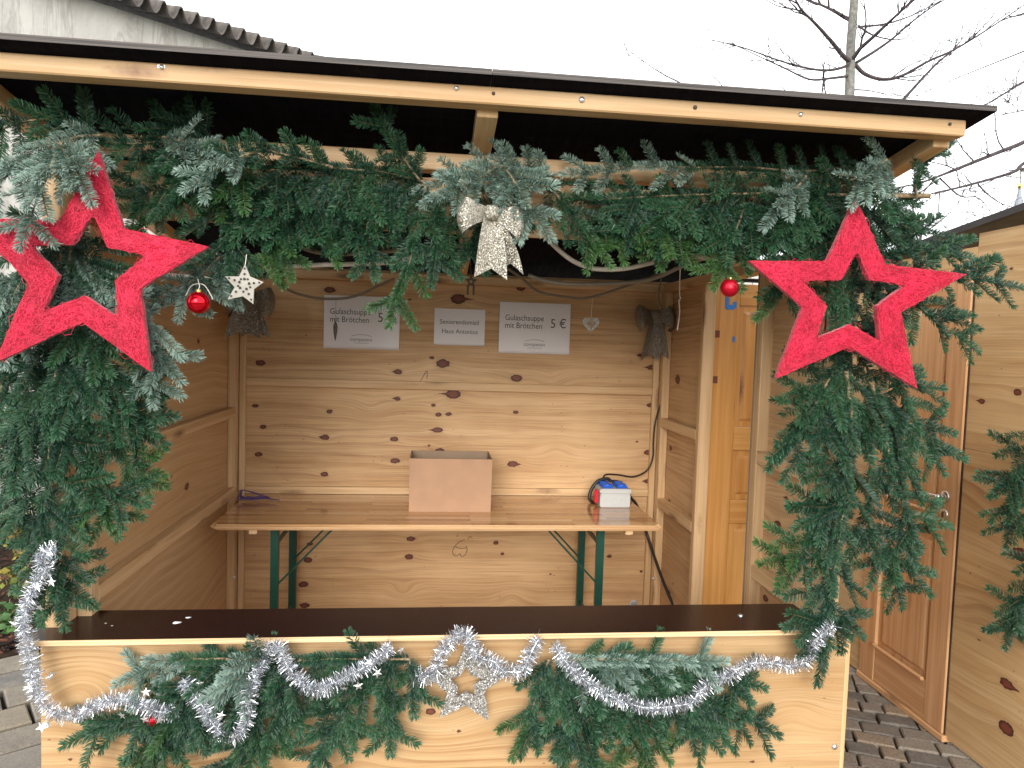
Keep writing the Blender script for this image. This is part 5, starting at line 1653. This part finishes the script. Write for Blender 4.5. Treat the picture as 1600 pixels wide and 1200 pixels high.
bough('short fir branch with bright tips hanging over the thick white hose', [(0.7750, 0.0900, 2.1261), (0.7936, 0.0800, 2.0550), (0.8238, 0.0700, 1.9948)], 0.170, 0.130, 0.055, 50, 'green', 11, GH, front=.3, tip='fresh')
bough('fir branch hanging left of the bow, in front of the pale header', [(0.9144, 0.0900, 2.1436), (0.9288, 0.0800, 2.0719), (0.9489, 0.0700, 2.0108), (0.9599, 0.0700, 1.9608)], 0.150, 0.120, 0.055, 48, 'green', 12, GH, front=.3)
bough('slender fir branch dangling left of the bow down to the left price sheet', [(1.1278, 0.0400, 2.1545), (1.1119, 0.0300, 2.0721), (1.1018, 0.0300, 1.9920), (1.0837, 0.0300, 1.9112), (1.0613, 0.0300, 1.8401)], 0.120, 0.130, 0.070, 36, 'green', 13, GH, left=.8, right=.8, front=.2, tip='fresh', tipl=.16)
bough('short dark fir branch dangling next to the left loop of the bow', [(1.1785, 0.0500, 2.1394), (1.1802, 0.0400, 2.0674), (1.1739, 0.0400, 1.9968), (1.1671, 0.0400, 1.9461)], 0.120, 0.110, 0.060, 40, 'green', 14, GH, front=.2)
bough('grey green upright fir branch left of the bow pointing up under the roof', [(1.1075, 0.0400, 2.1693), (1.0775, 0.0200, 2.2025), (1.0421, 0.0000, 2.2480), (1.0146, -0.0100, 2.2918)], 0.070, 0.070, 0.070, 40, 'green', 15, GH, front=.2)
bough('pale fir branch covering the left loop of the big bow', [(1.3455, 0.0000, 2.2130), (1.3021, -0.0700, 2.1689), (1.2491, -0.1100, 2.1324), (1.2062, -0.1200, 2.1056)], 0.130, 0.100, 0.050, 48, 'silver', 16, GH, left=.9, right=.7, front=.3, tipl=.12)
bough('pale fir branch covering the right loop of the big bow', [(1.3782, -0.0200, 2.1983), (1.4039, -0.0900, 2.1415), (1.4276, -0.1300, 2.0929), (1.4546, -0.1400, 2.0475)], 0.140, 0.110, 0.045, 46, 'silver', 17, GH, left=.9, right=.9, front=.15, tipl=.11)
bough('grey green fir branch standing up behind the big bow', [(1.5282, 0.0600, 2.1909), (1.4424, 0.0500, 2.2184), (1.3588, 0.0400, 2.2234), (1.2672, 0.0300, 2.2038), (1.1976, 0.0300, 2.1721)], 0.120, 0.100, 0.050, 60, 'silver', 18, GH, left=.5, right=.8, front=.4)
bough('dark fir branch spreading behind the tails of the big bow', [(1.4056, 0.0800, 2.1783), (1.3649, 0.0700, 2.1126), (1.3245, 0.0600, 2.0476), (1.2890, 0.0600, 1.9888)], 0.130, 0.100, 0.055, 52, 'green', 19, GH, front=.2)
bough('dark fir branch slanting down to the right of the big bow', [(1.5073, 0.0600, 2.1897), (1.5689, 0.0400, 2.1277), (1.6216, 0.0300, 2.0674), (1.6659, 0.0300, 2.0081)], 0.150, 0.110, 0.050, 48, 'green', 20, GH, left=.9, right=.9, front=.3, tip='fresh')
bough('long fir branch with its cut end past the right post, lying along the roof', [(2.8182, 0.0200, 2.2081), (2.6752, 0.0200, 2.2005), (2.4766, 0.0300, 2.1942), (2.2797, 0.0400, 2.1899), (2.0851, 0.0500, 2.1795), (1.8893, 0.0500, 2.1629), (1.7077, 0.0500, 2.1430)], 0.180, 0.150, 0.055, 55, 'green', 21, GH, left=1.1, right=.48, front=.35, fresh=.08, r0=.009, skip=.16)
bough('lower dark fir branch of the right garland above the pale hose', [(2.3479, 0.0800, 2.1438), (2.1896, 0.0800, 2.1315), (2.0329, 0.0800, 2.1321), (1.8786, 0.0800, 2.1284), (1.7260, 0.0800, 2.1374)], 0.180, 0.150, 0.050, 58, 'green', 22, GH, left=1.1, right=.38, front=.35, fresh=.2)
bough('pale tipped fir branch along the upper edge of the right garland', [(2.5510, 0.0500, 2.2938), (2.3650, 0.0400, 2.2682), (2.1865, 0.0400, 2.2706), (2.0115, 0.0400, 2.2606), (1.8393, 0.0400, 2.2508), (1.6702, 0.0400, 2.2289)], 0.120, 0.100, 0.075, 55, 'green', 23, GH, left=.95, right=.7, front=.55, tip='silver')
bough('pale fir branch hanging from the right garland left of the right star', [(2.3669, 0.0000, 2.2444), (2.3132, -0.0400, 2.1916), (2.2662, -0.0600, 2.1506), (2.2383, -0.0600, 2.1129)], 0.090, 0.080, 0.055, 40, 'silver', 24, GH, front=.2, tipl=.09)
bough('pale fir branch hanging over the top tip of the right star', [(2.5968, -0.0700, 2.2919), (2.5333, -0.1200, 2.2519), (2.4782, -0.1500, 2.2104), (2.4631, -0.1500, 2.1823)], 0.110, 0.090, 0.045, 45, 'silver', 25, GH, front=.2, tipl=.09)
bough('dark fir branch filling the corner between the roof and the right star', [(2.6824, 0.0400, 2.2989), (2.5415, 0.0300, 2.2463), (2.4084, 0.0300, 2.2011), (2.2841, 0.0200, 2.1297)], 0.170, 0.150, 0.050, 55, 'green', 26, GH, left=1.1, right=.6, front=.35)
bough('fir branch hanging above the matt red bauble', [(2.1762, 0.0500, 2.1297), (2.1530, 0.0400, 2.0637), (2.1380, 0.0400, 2.0104), (2.1142, 0.0300, 1.9597)], 0.140, 0.110, 0.050, 48, 'green', 27, GH, front=.25, tip='fresh')
bough('bright tipped fir branch over the pale hose, middle of the right garland', [(1.9663, 0.0800, 2.1350), (1.9434, 0.0700, 2.0794), (1.9345, 0.0700, 2.0326)], 0.160, 0.120, 0.050, 50, 'green', 28, GH, front=.3, tip='fresh')
bough('short fir branch hanging between the big bow and the pale hose', [(1.7476, 0.0800, 2.1385), (1.7512, 0.0700, 2.0909), (1.7660, 0.0700, 2.0457)], 0.140, 0.110, 0.050, 48, 'green', 29, GH, front=.3, tip='fresh')
bough('dark fir twig standing up against the sky past the right roof corner', [(2.7577, 0.0000, 2.2009), (2.7505, 0.0000, 2.2385), (2.7756, 0.0200, 2.2867), (2.8380, 0.0500, 2.3468), (2.8898, 0.0600, 2.3892)], 0.060, 0.060, 0.080, 35, 'green', 30, GH, front=.1, tipl=.09)
# --- left post
bough('main fir branch hanging down the left post behind the star', [(0.1012, 0.0100, 2.0173), (0.0874, 0.0000, 1.8462), (0.0699, -0.0100, 1.6563), (0.0525, -0.0200, 1.4666), (0.0422, -0.0300, 1.2772), (0.0305, -0.0300, 1.1238)], 0.250, 0.170, 0.072, 46, 'green', 41, GL, left=1.0, right=1.0, front=.04, r0=.008)
bough('dark fir branch at the far left edge beside the left post', [(-0.0806, 0.0200, 1.7278), (-0.0979, 0.0100, 1.5562), (-0.1079, 0.0000, 1.4043), (-0.0824, -0.0100, 1.2531), (-0.0513, -0.0100, 1.1475)], 0.200, 0.140, 0.072, 48, 'green', 42, GL, front=.04)
bough('fir branch with bright tips hanging inside the left post', [(0.1573, 0.0100, 1.5633), (0.1936, 0.0100, 1.4481), (0.2266, 0.0100, 1.3317), (0.2524, 0.0100, 1.2338)], 0.200, 0.130, 0.072, 48, 'green', 43, GL, front=.3, tip='fresh')
bough('second fir branch inside the left post, ending in a broad tip above the counter', [(0.0890, 0.0000, 1.4274), (0.1247, 0.0000, 1.3121), (0.1654, -0.0100, 1.2074), (0.1926, -0.0100, 1.1393)], 0.180, 0.130, 0.072, 48, 'green', 44, GL, front=.3, tip='fresh')
bough('lowest fir branch on the left post, just above the counter corner', [(0.0292, -0.0200, 1.1599), (0.0409, -0.0300, 1.0659), (0.0597, -0.0400, 0.9722), (0.0785, -0.0500, 0.8884)], 0.160, 0.110, 0.072, 40, 'green', 45, GL, front=.25)
bough('pale fir branch seen through the hole of the left star', [(0.0816, 0.0200, 1.9238), (0.1446, 0.0000, 1.8486), (0.1939, -0.0100, 1.7742), (0.2389, -0.0100, 1.6904)], 0.170, 0.130, 0.055, 50, 'silver', 46, GL, front=.04)
bough('pale fir branch hanging right of the left star below its right arm', [(0.2621, 0.0000, 1.8155), (0.3010, -0.0200, 1.7397), (0.3340, -0.0300, 1.6457), (0.3378, -0.0300, 1.5505)], 0.150, 0.110, 0.060, 45, 'silver', 47, GL, front=.04)
bough('pale fir branch behind the shiny left bauble', [(0.4961, 0.0800, 1.9113), (0.4514, 0.0700, 1.8587), (0.4128, 0.0600, 1.8266), (0.3483, 0.0500, 1.7997)], 0.120, 0.100, 0.060, 50, 'silver', 48, GL, front=.2)
bough('pale fir branch hanging left of the white dotted star', [(0.4706, 0.1200, 1.9250), (0.4905, 0.1200, 1.8753), (0.5086, 0.1200, 1.8253)], 0.090, 0.080, 0.050, 45, 'silver', 49, GL, front=.1, tipl=.10)
bough('pale fir branch left of the left star at the picture edge', [(-0.0441, 0.0200, 1.8427), (-0.0603, 0.0000, 1.7651), (-0.0906, -0.0100, 1.6886), (-0.1292, -0.0200, 1.6125)], 0.160, 0.130, 0.055, 50, 'silver', 50, GL, front=.04)
bough('dark fir branch crossing behind the lower points of the left star', [(0.1168, 0.0200, 1.6966), (0.1575, 0.0100, 1.6210), (0.1799, 0.0000, 1.5258), (0.2016, 0.0000, 1.4298)], 0.220, 0.170, 0.072, 52, 'green', 51, GL, front=.04)
# --- right post
bough('dark fir branch filling the space behind the right star', [(2.5738, 0.0200, 2.1761), (2.5749, 0.0100, 2.0581), (2.5608, 0.0000, 1.9291), (2.5519, 0.0000, 1.7798), (2.5417, 0.0000, 1.6509)], 0.240, 0.190, 0.065, 52, 'green', 61, GR, front=.04, r0=.008)
bough('fir branch reaching right past the upper arm of the right star', [(2.5935, 0.0300, 2.1472), (2.7011, 0.0300, 2.0884), (2.8088, 0.0300, 2.0460), (2.9042, 0.0300, 2.0287)], 0.150, 0.100, 0.055, 42, 'green', 62, GR, front=.2)
bough('long fir branch reaching right past the tip of the right star towards the next stall', [(2.6417, 0.0200, 2.0093), (2.7607, 0.0200, 1.9607), (2.8519, 0.0000, 1.9454), (2.9336, -0.0300, 1.9374), (3.0078, -0.0400, 1.9225)], 0.140, 0.110, 0.060, 42, 'green', 63, GR, front=.15, tipl=.13)
bough('fir branch drooping right below the right arm of the right star', [(2.6710, 0.0200, 1.9140), (2.7797, 0.0200, 1.8534), (2.8587, 0.0100, 1.7906), (2.9245, 0.0000, 1.7491)], 0.150, 0.120, 0.055, 46, 'green', 64, GR, left=.9, right=.9, front=.2)
bough('short fir branch left of the matt bauble side of the right star', [(2.3982, 0.0300, 1.9890), (2.3404, 0.0200, 1.9219), (2.2992, 0.0200, 1.8567)], 0.130, 0.110, 0.055, 45, 'green', 65, GR, front=.2, tip='fresh')
bough('fir branch with a long bare stem slanting down the right post to the door handle', [(2.6255, -0.0200, 1.5681), (2.6524, -0.0400, 1.4417), (2.6904, -0.0500, 1.3147), (2.7278, -0.0600, 1.1985), (2.7612, -0.0600, 1.1120)], 0.228, 0.150, 0.070, 40, 'green', 66, GR, front=-.2, r0=.008)
bough('long fir branch hanging straight down the right post onto the counter end', [(2.5321, -0.0200, 1.6085), (2.5483, -0.0400, 1.4397), (2.5373, -0.0600, 1.2718), (2.5147, -0.0700, 1.1030), (2.4952, -0.0750, 0.9329), (2.4782, -0.0800, 0.7947)], 0.218, 0.140, 0.070, 44, 'green', 67, GR, front=-.2, r0=.008, tipl=.14)
bough('fir branch leaning left from the right post over the inside of the stall', [(2.5050, 0.0000, 1.6177), (2.4484, -0.0100, 1.5203), (2.3916, -0.0200, 1.4345), (2.3444, -0.0200, 1.3588)], 0.162, 0.130, 0.070, 44, 'green', 68, GR, front=.25)
bough('fir branch right of the right post in front of the panel door', [(2.6193, -0.0100, 1.1537), (2.6776, -0.0200, 1.0463), (2.7346, -0.0200, 0.9576), (2.7570, -0.0200, 0.9019)], 0.171, 0.130, 0.070, 46, 'green', 69, GR, front=.25)
bough('fir branch spreading left of the right post above the counter', [(2.5238, -0.0300, 1.2012), (2.4671, -0.0400, 1.1058), (2.4147, -0.0500, 1.0221), (2.3804, -0.0500, 0.9575)], 0.162, 0.130, 0.070, 46, 'green', 70, GR, front=.25, tip='fresh')
bough('dark fir branch right of the right star hanging over the panel door', [(2.6561, 0.0000, 1.6542), (2.7325, -0.0100, 1.5484), (2.7952, -0.0200, 1.4420), (2.8479, -0.0200, 1.3556)], 0.180, 0.140, 0.070, 44, 'green', 71, GR, front=.25)
bough('fan of fir tips at the bottom of the right post, just below the counter end', [(2.4826, -0.0800, 0.8702), (2.4756, -0.0850, 0.7903), (2.4690, -0.0900, 0.7019)], 0.170, 0.150, 0.035, 48, 'green', 72, GR, front=.2, tipl=.15)
# --- front panel, left
bough('pale fir branch under the counter edge at the left of the panel', [(0.7076, -0.0660, 0.6798), (0.5942, -0.0660, 0.6819), (0.4834, -0.0700, 0.6857), (0.4003, -0.0700, 0.6794), (0.3453, -0.0700, 0.6568)], 0.140, 0.100, 0.075, 44, 'green', 81, GB, left=1.0, right=0, front=.3, tip='silver')
bough('fir branch reaching far left along the panel with dark green tips', [(0.5197, -0.0660, 0.6195), (0.4085, -0.0660, 0.5623), (0.2997, -0.0700, 0.5216), (0.2178, -0.0700, 0.4843)], 0.151, 0.138, 0.082, 38, 'green', 82, GB, left=.95, right=.7, front=.25, tipl=.15)
bough('fir branch hanging below the left tinsel loop', [(0.6318, -0.0660, 0.6812), (0.5479, -0.0660, 0.5929), (0.4643, -0.0660, 0.5150), (0.3940, -0.0660, 0.4470)], 0.151, 0.129, 0.082, 45, 'green', 83, GB, front=.25, tip='fresh')
bough('pale fir branch drooping from the counter edge over the left tinsel loop', [(0.6857, -0.0700, 0.6820), (0.6552, -0.1000, 0.6924), (0.6138, -0.1100, 0.6430), (0.5736, -0.1100, 0.5968)], 0.110, 0.090, 0.050, 38, 'silver', 84, GB, front=.15, tipl=.11)
bough('dark fir branch in the middle of the left panel bunch', [(0.7839, -0.0660, 0.6784), (0.7273, -0.0660, 0.6191), (0.6713, -0.0660, 0.5195), (0.6248, -0.0660, 0.4197)], 0.160, 0.129, 0.082, 45, 'green', 85, GB, front=.25, tip='fresh')
bough('fir branch with a forked tip hanging lowest in the left panel bunch', [(1.0361, -0.0660, 0.6738), (0.9691, -0.0660, 0.5935), (0.9025, -0.0660, 0.4929), (0.8555, -0.0660, 0.3918)], 0.126, 0.120, 0.082, 40, 'green', 86, GB, front=.2)
bough('narrow dark fir branch hanging under the right end of the left panel bunch', [(1.0518, -0.0660, 0.6735), (1.0527, -0.0660, 0.6326), (1.0544, -0.0660, 0.5505), (1.0601, -0.0660, 0.4679)], 0.090, 0.080, 0.070, 32, 'green', 87, GB, front=.2)
bough('short narrow fir branch hanging beside the glitter star', [(1.1111, -0.0660, 0.6724), (1.1152, -0.0660, 0.6621), (1.1248, -0.0660, 0.5900)], 0.070, 0.070, 0.070, 30, 'green', 88, GB, front=.2)
bough('fir branch lying under the counter edge behind the tinsel at the middle left', [(1.1150, -0.0660, 0.6724), (0.9969, -0.0660, 0.6745), (0.8801, -0.0660, 0.6766), (0.7649, -0.0660, 0.6707)], 0.140, 0.130, 0.060, 46, 'green', 89, GB, left=1.0, right=0, front=.3)
bough('fir branch at the lower left of the panel under the tinsel', [(0.4639, -0.0660, 0.6048), (0.4457, -0.0660, 0.5255), (0.4088, -0.0660, 0.4465), (0.3627, -0.0660, 0.3779)], 0.126, 0.120, 0.082, 45, 'green', 90, GB, front=.2, tip='fresh')
bough('low fir branch at the bottom edge of the picture, left of the middle', [(0.7278, -0.0660, 0.5787), (0.6527, -0.0660, 0.4796), (0.5967, -0.0660, 0.3800), (0.5499, -0.0660, 0.3106)], 0.143, 0.129, 0.082, 46, 'green', 91, GB, front=.2, tip='fresh')
# --- front panel, right
bough('fir branch hanging down just right of the glitter star', [(1.5563, -0.0660, 0.6643), (1.5412, -0.0660, 0.6227), (1.5154, -0.0660, 0.5287), (1.4896, -0.0660, 0.4346)], 0.126, 0.120, 0.082, 32, 'green', 101, GC, front=.25, tip='fresh')
bough('broad fir branch hanging down left in the right panel bunch', [(1.5853, -0.0660, 0.6638), (1.6146, -0.0660, 0.6001), (1.6288, -0.0660, 0.4941), (1.6226, -0.0660, 0.3774)], 0.160, 0.138, 0.082, 40, 'green', 102, GC, front=.25, tip='fresh')
bough('fir branch running to the lower right of the panel with two dark tips', [(1.6435, -0.0660, 0.6627), (1.8025, -0.0660, 0.6280), (1.9652, -0.0660, 0.5712), (2.0975, -0.0660, 0.5250), (2.2217, -0.0660, 0.4610)], 0.190, 0.140, 0.060, 46, 'green', 103, GC, left=.55, right=1.0, front=.25, tipl=.16)
bough('pale fir branch along the counter edge in the right panel bunch', [(1.5708, -0.0660, 0.6640), (1.6844, -0.0700, 0.6638), (1.8077, -0.0800, 0.6661), (1.9349, -0.0800, 0.6638), (2.0315, -0.0800, 0.6578)], 0.130, 0.110, 0.050, 36, 'silver', 104, GC, left=0, right=1.0, front=.25)
bough('fir branch hanging in the middle of the right panel bunch', [(1.7063, -0.0660, 0.6615), (1.7725, -0.0660, 0.5861), (1.8300, -0.0660, 0.4781), (1.8769, -0.0660, 0.3800)], 0.168, 0.138, 0.082, 44, 'green', 105, GC, front=.25, tip='fresh')
bough('fir branch hanging right of the middle in the right panel bunch', [(1.8330, -0.0660, 0.6592), (1.9217, -0.0660, 0.5829), (2.0011, -0.0660, 0.4950), (2.0700, -0.0660, 0.4174)], 0.151, 0.129, 0.082, 44, 'green', 106, GC, front=.25)
bough('fir branch lying under the counter edge towards the right end of the panel', [(1.7695, -0.0660, 0.6604), (1.9184, -0.0660, 0.6577), (2.0485, -0.0660, 0.6381), (2.1820, -0.0660, 0.5880)], 0.160, 0.120, 0.060, 42, 'green', 107, GC, left=0, right=1.0, front=.3)
bough('low fir branch at the bottom edge of the picture, right of the middle', [(1.6459, -0.0660, 0.5995), (1.6812, -0.0660, 0.4927), (1.7064, -0.0660, 0.3854), (1.7207, -0.0660, 0.2884)], 0.160, 0.147, 0.082, 46, 'green', 108, GC, front=.2, tip='fresh')
# --- next stall
bough('grey green fir branch hanging on the next stall, upper one at the right edge', [(3.4250, 0.1200, 1.4141), (3.3843, 0.1200, 1.3423), (3.3462, 0.1200, 1.2705), (3.3152, 0.1200, 1.1750), (3.2969, 0.1200, 1.0794)], .16, .12, .06, 45, 'silver' if False else 'green', 111, 'fir branches on the next stall', front=.1)
bough('grey green fir branch hanging on the next stall, lower one at the right edge', [(3.4623, 0.1200, 0.9593), (3.4231, 0.1200, 0.8625), (3.3725, 0.1200, 0.7778), (3.3401, 0.1200, 0.6929)], 0.150, 0.120, 0.060, 48, 'green', 112, 'fir branches on the next stall', front=.1)

bough('pale tipped fir branch rising along the top of the left garland', [(0.8421, 0.0300, 2.1914), (0.7322, 0.0000, 2.2085), (0.6452, -0.0300, 2.2145), (0.5683, -0.0500, 2.1788), (0.5173, -0.0600, 2.1402)], 0.100, 0.090, 0.075, 46, 'green', 121, GH, left=.8, right=.9, front=.5, tip='silver')
bough('short pale fir branch under the roof between the left star tip and the left garland', [(0.3413, 0.0300, 2.2520), (0.4195, -0.0100, 2.2325), (0.4802, -0.0400, 2.2021)], 0.100, 0.090, 0.070, 46, 'silver', 122, GH, left=.9, right=.7, front=.4)


# ================================================================== tinsel
def tinsel(label, pts, seed, stars=(), rad=.0265, dens=5200):
    r = random.Random(seed)
    P = spline(pts, 10)
    t = thing('tinsel_garland', label, 'tinsel', tuple(P[0]), 'silver tinsel garlands')
    MB().tube(P, .0016, 5).build('core', M['tinsel_star'], t)
    v, f, tt = [], [], []
    for i in range(len(P) - 1):
        seg = P[i + 1] - P[i]
        d = seg.normalized()
        for k in range(max(1, int(dens * seg.length))):
            p = P[i] + seg * r.random()
            a = Vector((r.gauss(0, 1), r.gauss(0, 1), r.gauss(0, 1)))
            a = (a - a.dot(d) * d * .75).normalized()
            l = rad * r.uniform(.55, 1.25)
            w = a.cross(Vector((r.gauss(0, 1), r.gauss(0, 1), r.gauss(0, 1)))).normalized() * r.uniform(.00045, .0009)
            cv = a.cross(w).normalized() * l * r.uniform(-.25, .25)
            b = len(v)
            v += [tuple(p - w), tuple(p + w), tuple(p + a * l * .55 + cv + w), tuple(p + a * l * .55 + cv - w), tuple(p + a * l + w * .8), tuple(p + a * l - w * .8)]
            f += [(b, b + 1, b + 2, b + 3), (b + 3, b + 2, b + 4, b + 5)]
            tt += [r.random()] * 6
    part('tinsel_strands', v, f, M['tinsel'], t, attrs={'tint': ('FLOAT', tt)}, kind='stuff')
    for (c, s, a) in stars:
        c = Vector(c)
        m = Matrix.Rotation(a, 3, 'Y') @ Matrix.Rotation(r.gauss(0, .35), 3, 'X') @ Matrix.Rotation(r.gauss(0, .35), 3, 'Z')
        o = []
        for k in range(10):
            q = math.pi / 2 + k * math.pi / 5
            ra = s if k % 2 == 0 else s * .42
            o.append(Vector((ra * math.cos(q), 0, ra * math.sin(q))))
        vv = [tuple(c + m @ p) for p in o] + [tuple(c + m @ Vector((0, -.002, 0))), tuple(c + m @ Vector((0, .002, 0)))]
        part('star', vv, [(i, (i + 1) % 10, 10) for i in range(10)] + [((i + 1) % 10, i, 11) for i in range(10)], M['tinsel_star'], t)
    return t
def stl(l, sz=.016):
    q = random.Random(len(l))
    return [(p, sz * q.uniform(.8, 1.15), q.uniform(-.6, .6)) for p in l]
tinsel('silver tinsel garland hanging from the left post round the left panel edge', [(0.0822, -0.0700, 1.0236), (0.0609, -0.0900, 1.0221), (0.0502, -0.0900, 0.9882), (0.0745, -0.0900, 0.9730), (0.0429, -0.0900, 0.9410), (0.0136, -0.0850, 0.8730), (0.0009, -0.0850, 0.8066), (0.0081, -0.0800, 0.7374), (0.0216, -0.0800, 0.6603), (0.0352, -0.0800, 0.5923), (0.0677, -0.0750, 0.5364), (0.1211, -0.0750, 0.5232), (0.1886, -0.0850, 0.5522), (0.2580, -0.1000, 0.5836), (0.3249, -0.1100, 0.5755), (0.3789, -0.1100, 0.5469), (0.4352, -0.1000, 0.5400)], 1,
    stl([(0.0880, -0.1100, 0.9381), (0.0525, -0.1150, 0.9251), (-0.0186, -0.1000, 0.8129), (-0.0053, -0.1000, 0.7465), (0.0725, -0.0900, 0.6486), (0.0796, -0.0900, 0.6600), (0.0143, -0.0900, 0.6172), (0.0478, -0.0850, 0.4977), (0.0663, -0.0900, 0.5057), (0.1284, -0.0900, 0.5234), (0.1688, -0.1000, 0.5510), (0.2801, -0.1100, 0.5379), (0.3486, -0.1200, 0.5298), (0.3917, -0.1200, 0.5247), (0.3443, -0.1000, 0.6010), (0.0511, -0.1000, 0.8594)]))
tinsel('silver tinsel garland looping through the left fir bunch', [(0.4512, -0.1000, 0.6376), (0.4800, -0.1150, 0.6054), (0.5146, -0.1200, 0.5623), (0.5405, -0.1200, 0.5127), (0.5774, -0.1200, 0.4723), (0.6142, -0.1200, 0.4752), (0.6360, -0.1200, 0.5100), (0.6429, -0.1200, 0.5688), (0.6534, -0.1200, 0.6313), (0.6813, -0.1000, 0.6860), (0.7063, -0.0800, 0.7301), (0.7334, -0.1000, 0.7147), (0.7584, -0.1100, 0.6695), (0.7936, -0.1150, 0.6317), (0.8316, -0.1150, 0.6051), (0.8692, -0.1150, 0.6121), (0.9162, -0.1150, 0.6389), (0.9728, -0.1150, 0.6676), (1.0196, -0.1100, 0.6983), (1.0600, -0.0900, 0.7288)], 2,
    stl([(1.0908, -0.1200, 0.7255), (1.0212, -0.1200, 0.6551), (0.9657, -0.1300, 0.6214), (0.9242, -0.1300, 0.6144), (0.5033, -0.1200, 0.6346), (0.9947, -0.1300, 0.6921), (0.5670, -0.1300, 0.5409)]))
tinsel('silver tinsel garland draped over the glitter star in the middle of the panel', [(1.1323, -0.0750, 0.6230), (1.1798, -0.0800, 0.6244), (1.1992, -0.0800, 0.6445), (1.2023, -0.0800, 0.6772), (1.2215, -0.0750, 0.7073), (1.2491, -0.0600, 0.7332), (1.2773, -0.0500, 0.7451), (1.3006, -0.0750, 0.7389), (1.3133, -0.0800, 0.7060), (1.3381, -0.0800, 0.6788), (1.3788, -0.0800, 0.6657), (1.4038, -0.0800, 0.6404), (1.4366, -0.0800, 0.6315), (1.4670, -0.0800, 0.6350), (1.4882, -0.0800, 0.6720), (1.5041, -0.0750, 0.7068), (1.5220, -0.0600, 0.7291)], 3, rad=.029)
tinsel('silver tinsel garland through the right fir bunch up to the end of the counter', [(1.5667, -0.0900, 0.7248), (1.5888, -0.1100, 0.6921), (1.6239, -0.1150, 0.6527), (1.6755, -0.1200, 0.6087), (1.7386, -0.1200, 0.5700), (1.8017, -0.1200, 0.5435), (1.8649, -0.1200, 0.5252), (1.9381, -0.1200, 0.5274), (2.0115, -0.1200, 0.5382), (2.0394, -0.1100, 0.5661), (2.1014, -0.1000, 0.6063), (2.1443, -0.1000, 0.6096), (2.1690, -0.1000, 0.6347), (2.2177, -0.1000, 0.6550), (2.2832, -0.1000, 0.6538), (2.3495, -0.1000, 0.6440), (2.3931, -0.1000, 0.6517), (2.4165, -0.1050, 0.6965), (2.4333, -0.1100, 0.7369), (2.4616, -0.1150, 0.7684), (2.4807, -0.1150, 0.7810)], 4, stl([(2.4588, -0.1300, 0.7789)], .012))

print('twigs', NTW[0], 'objects', len(S.objects))
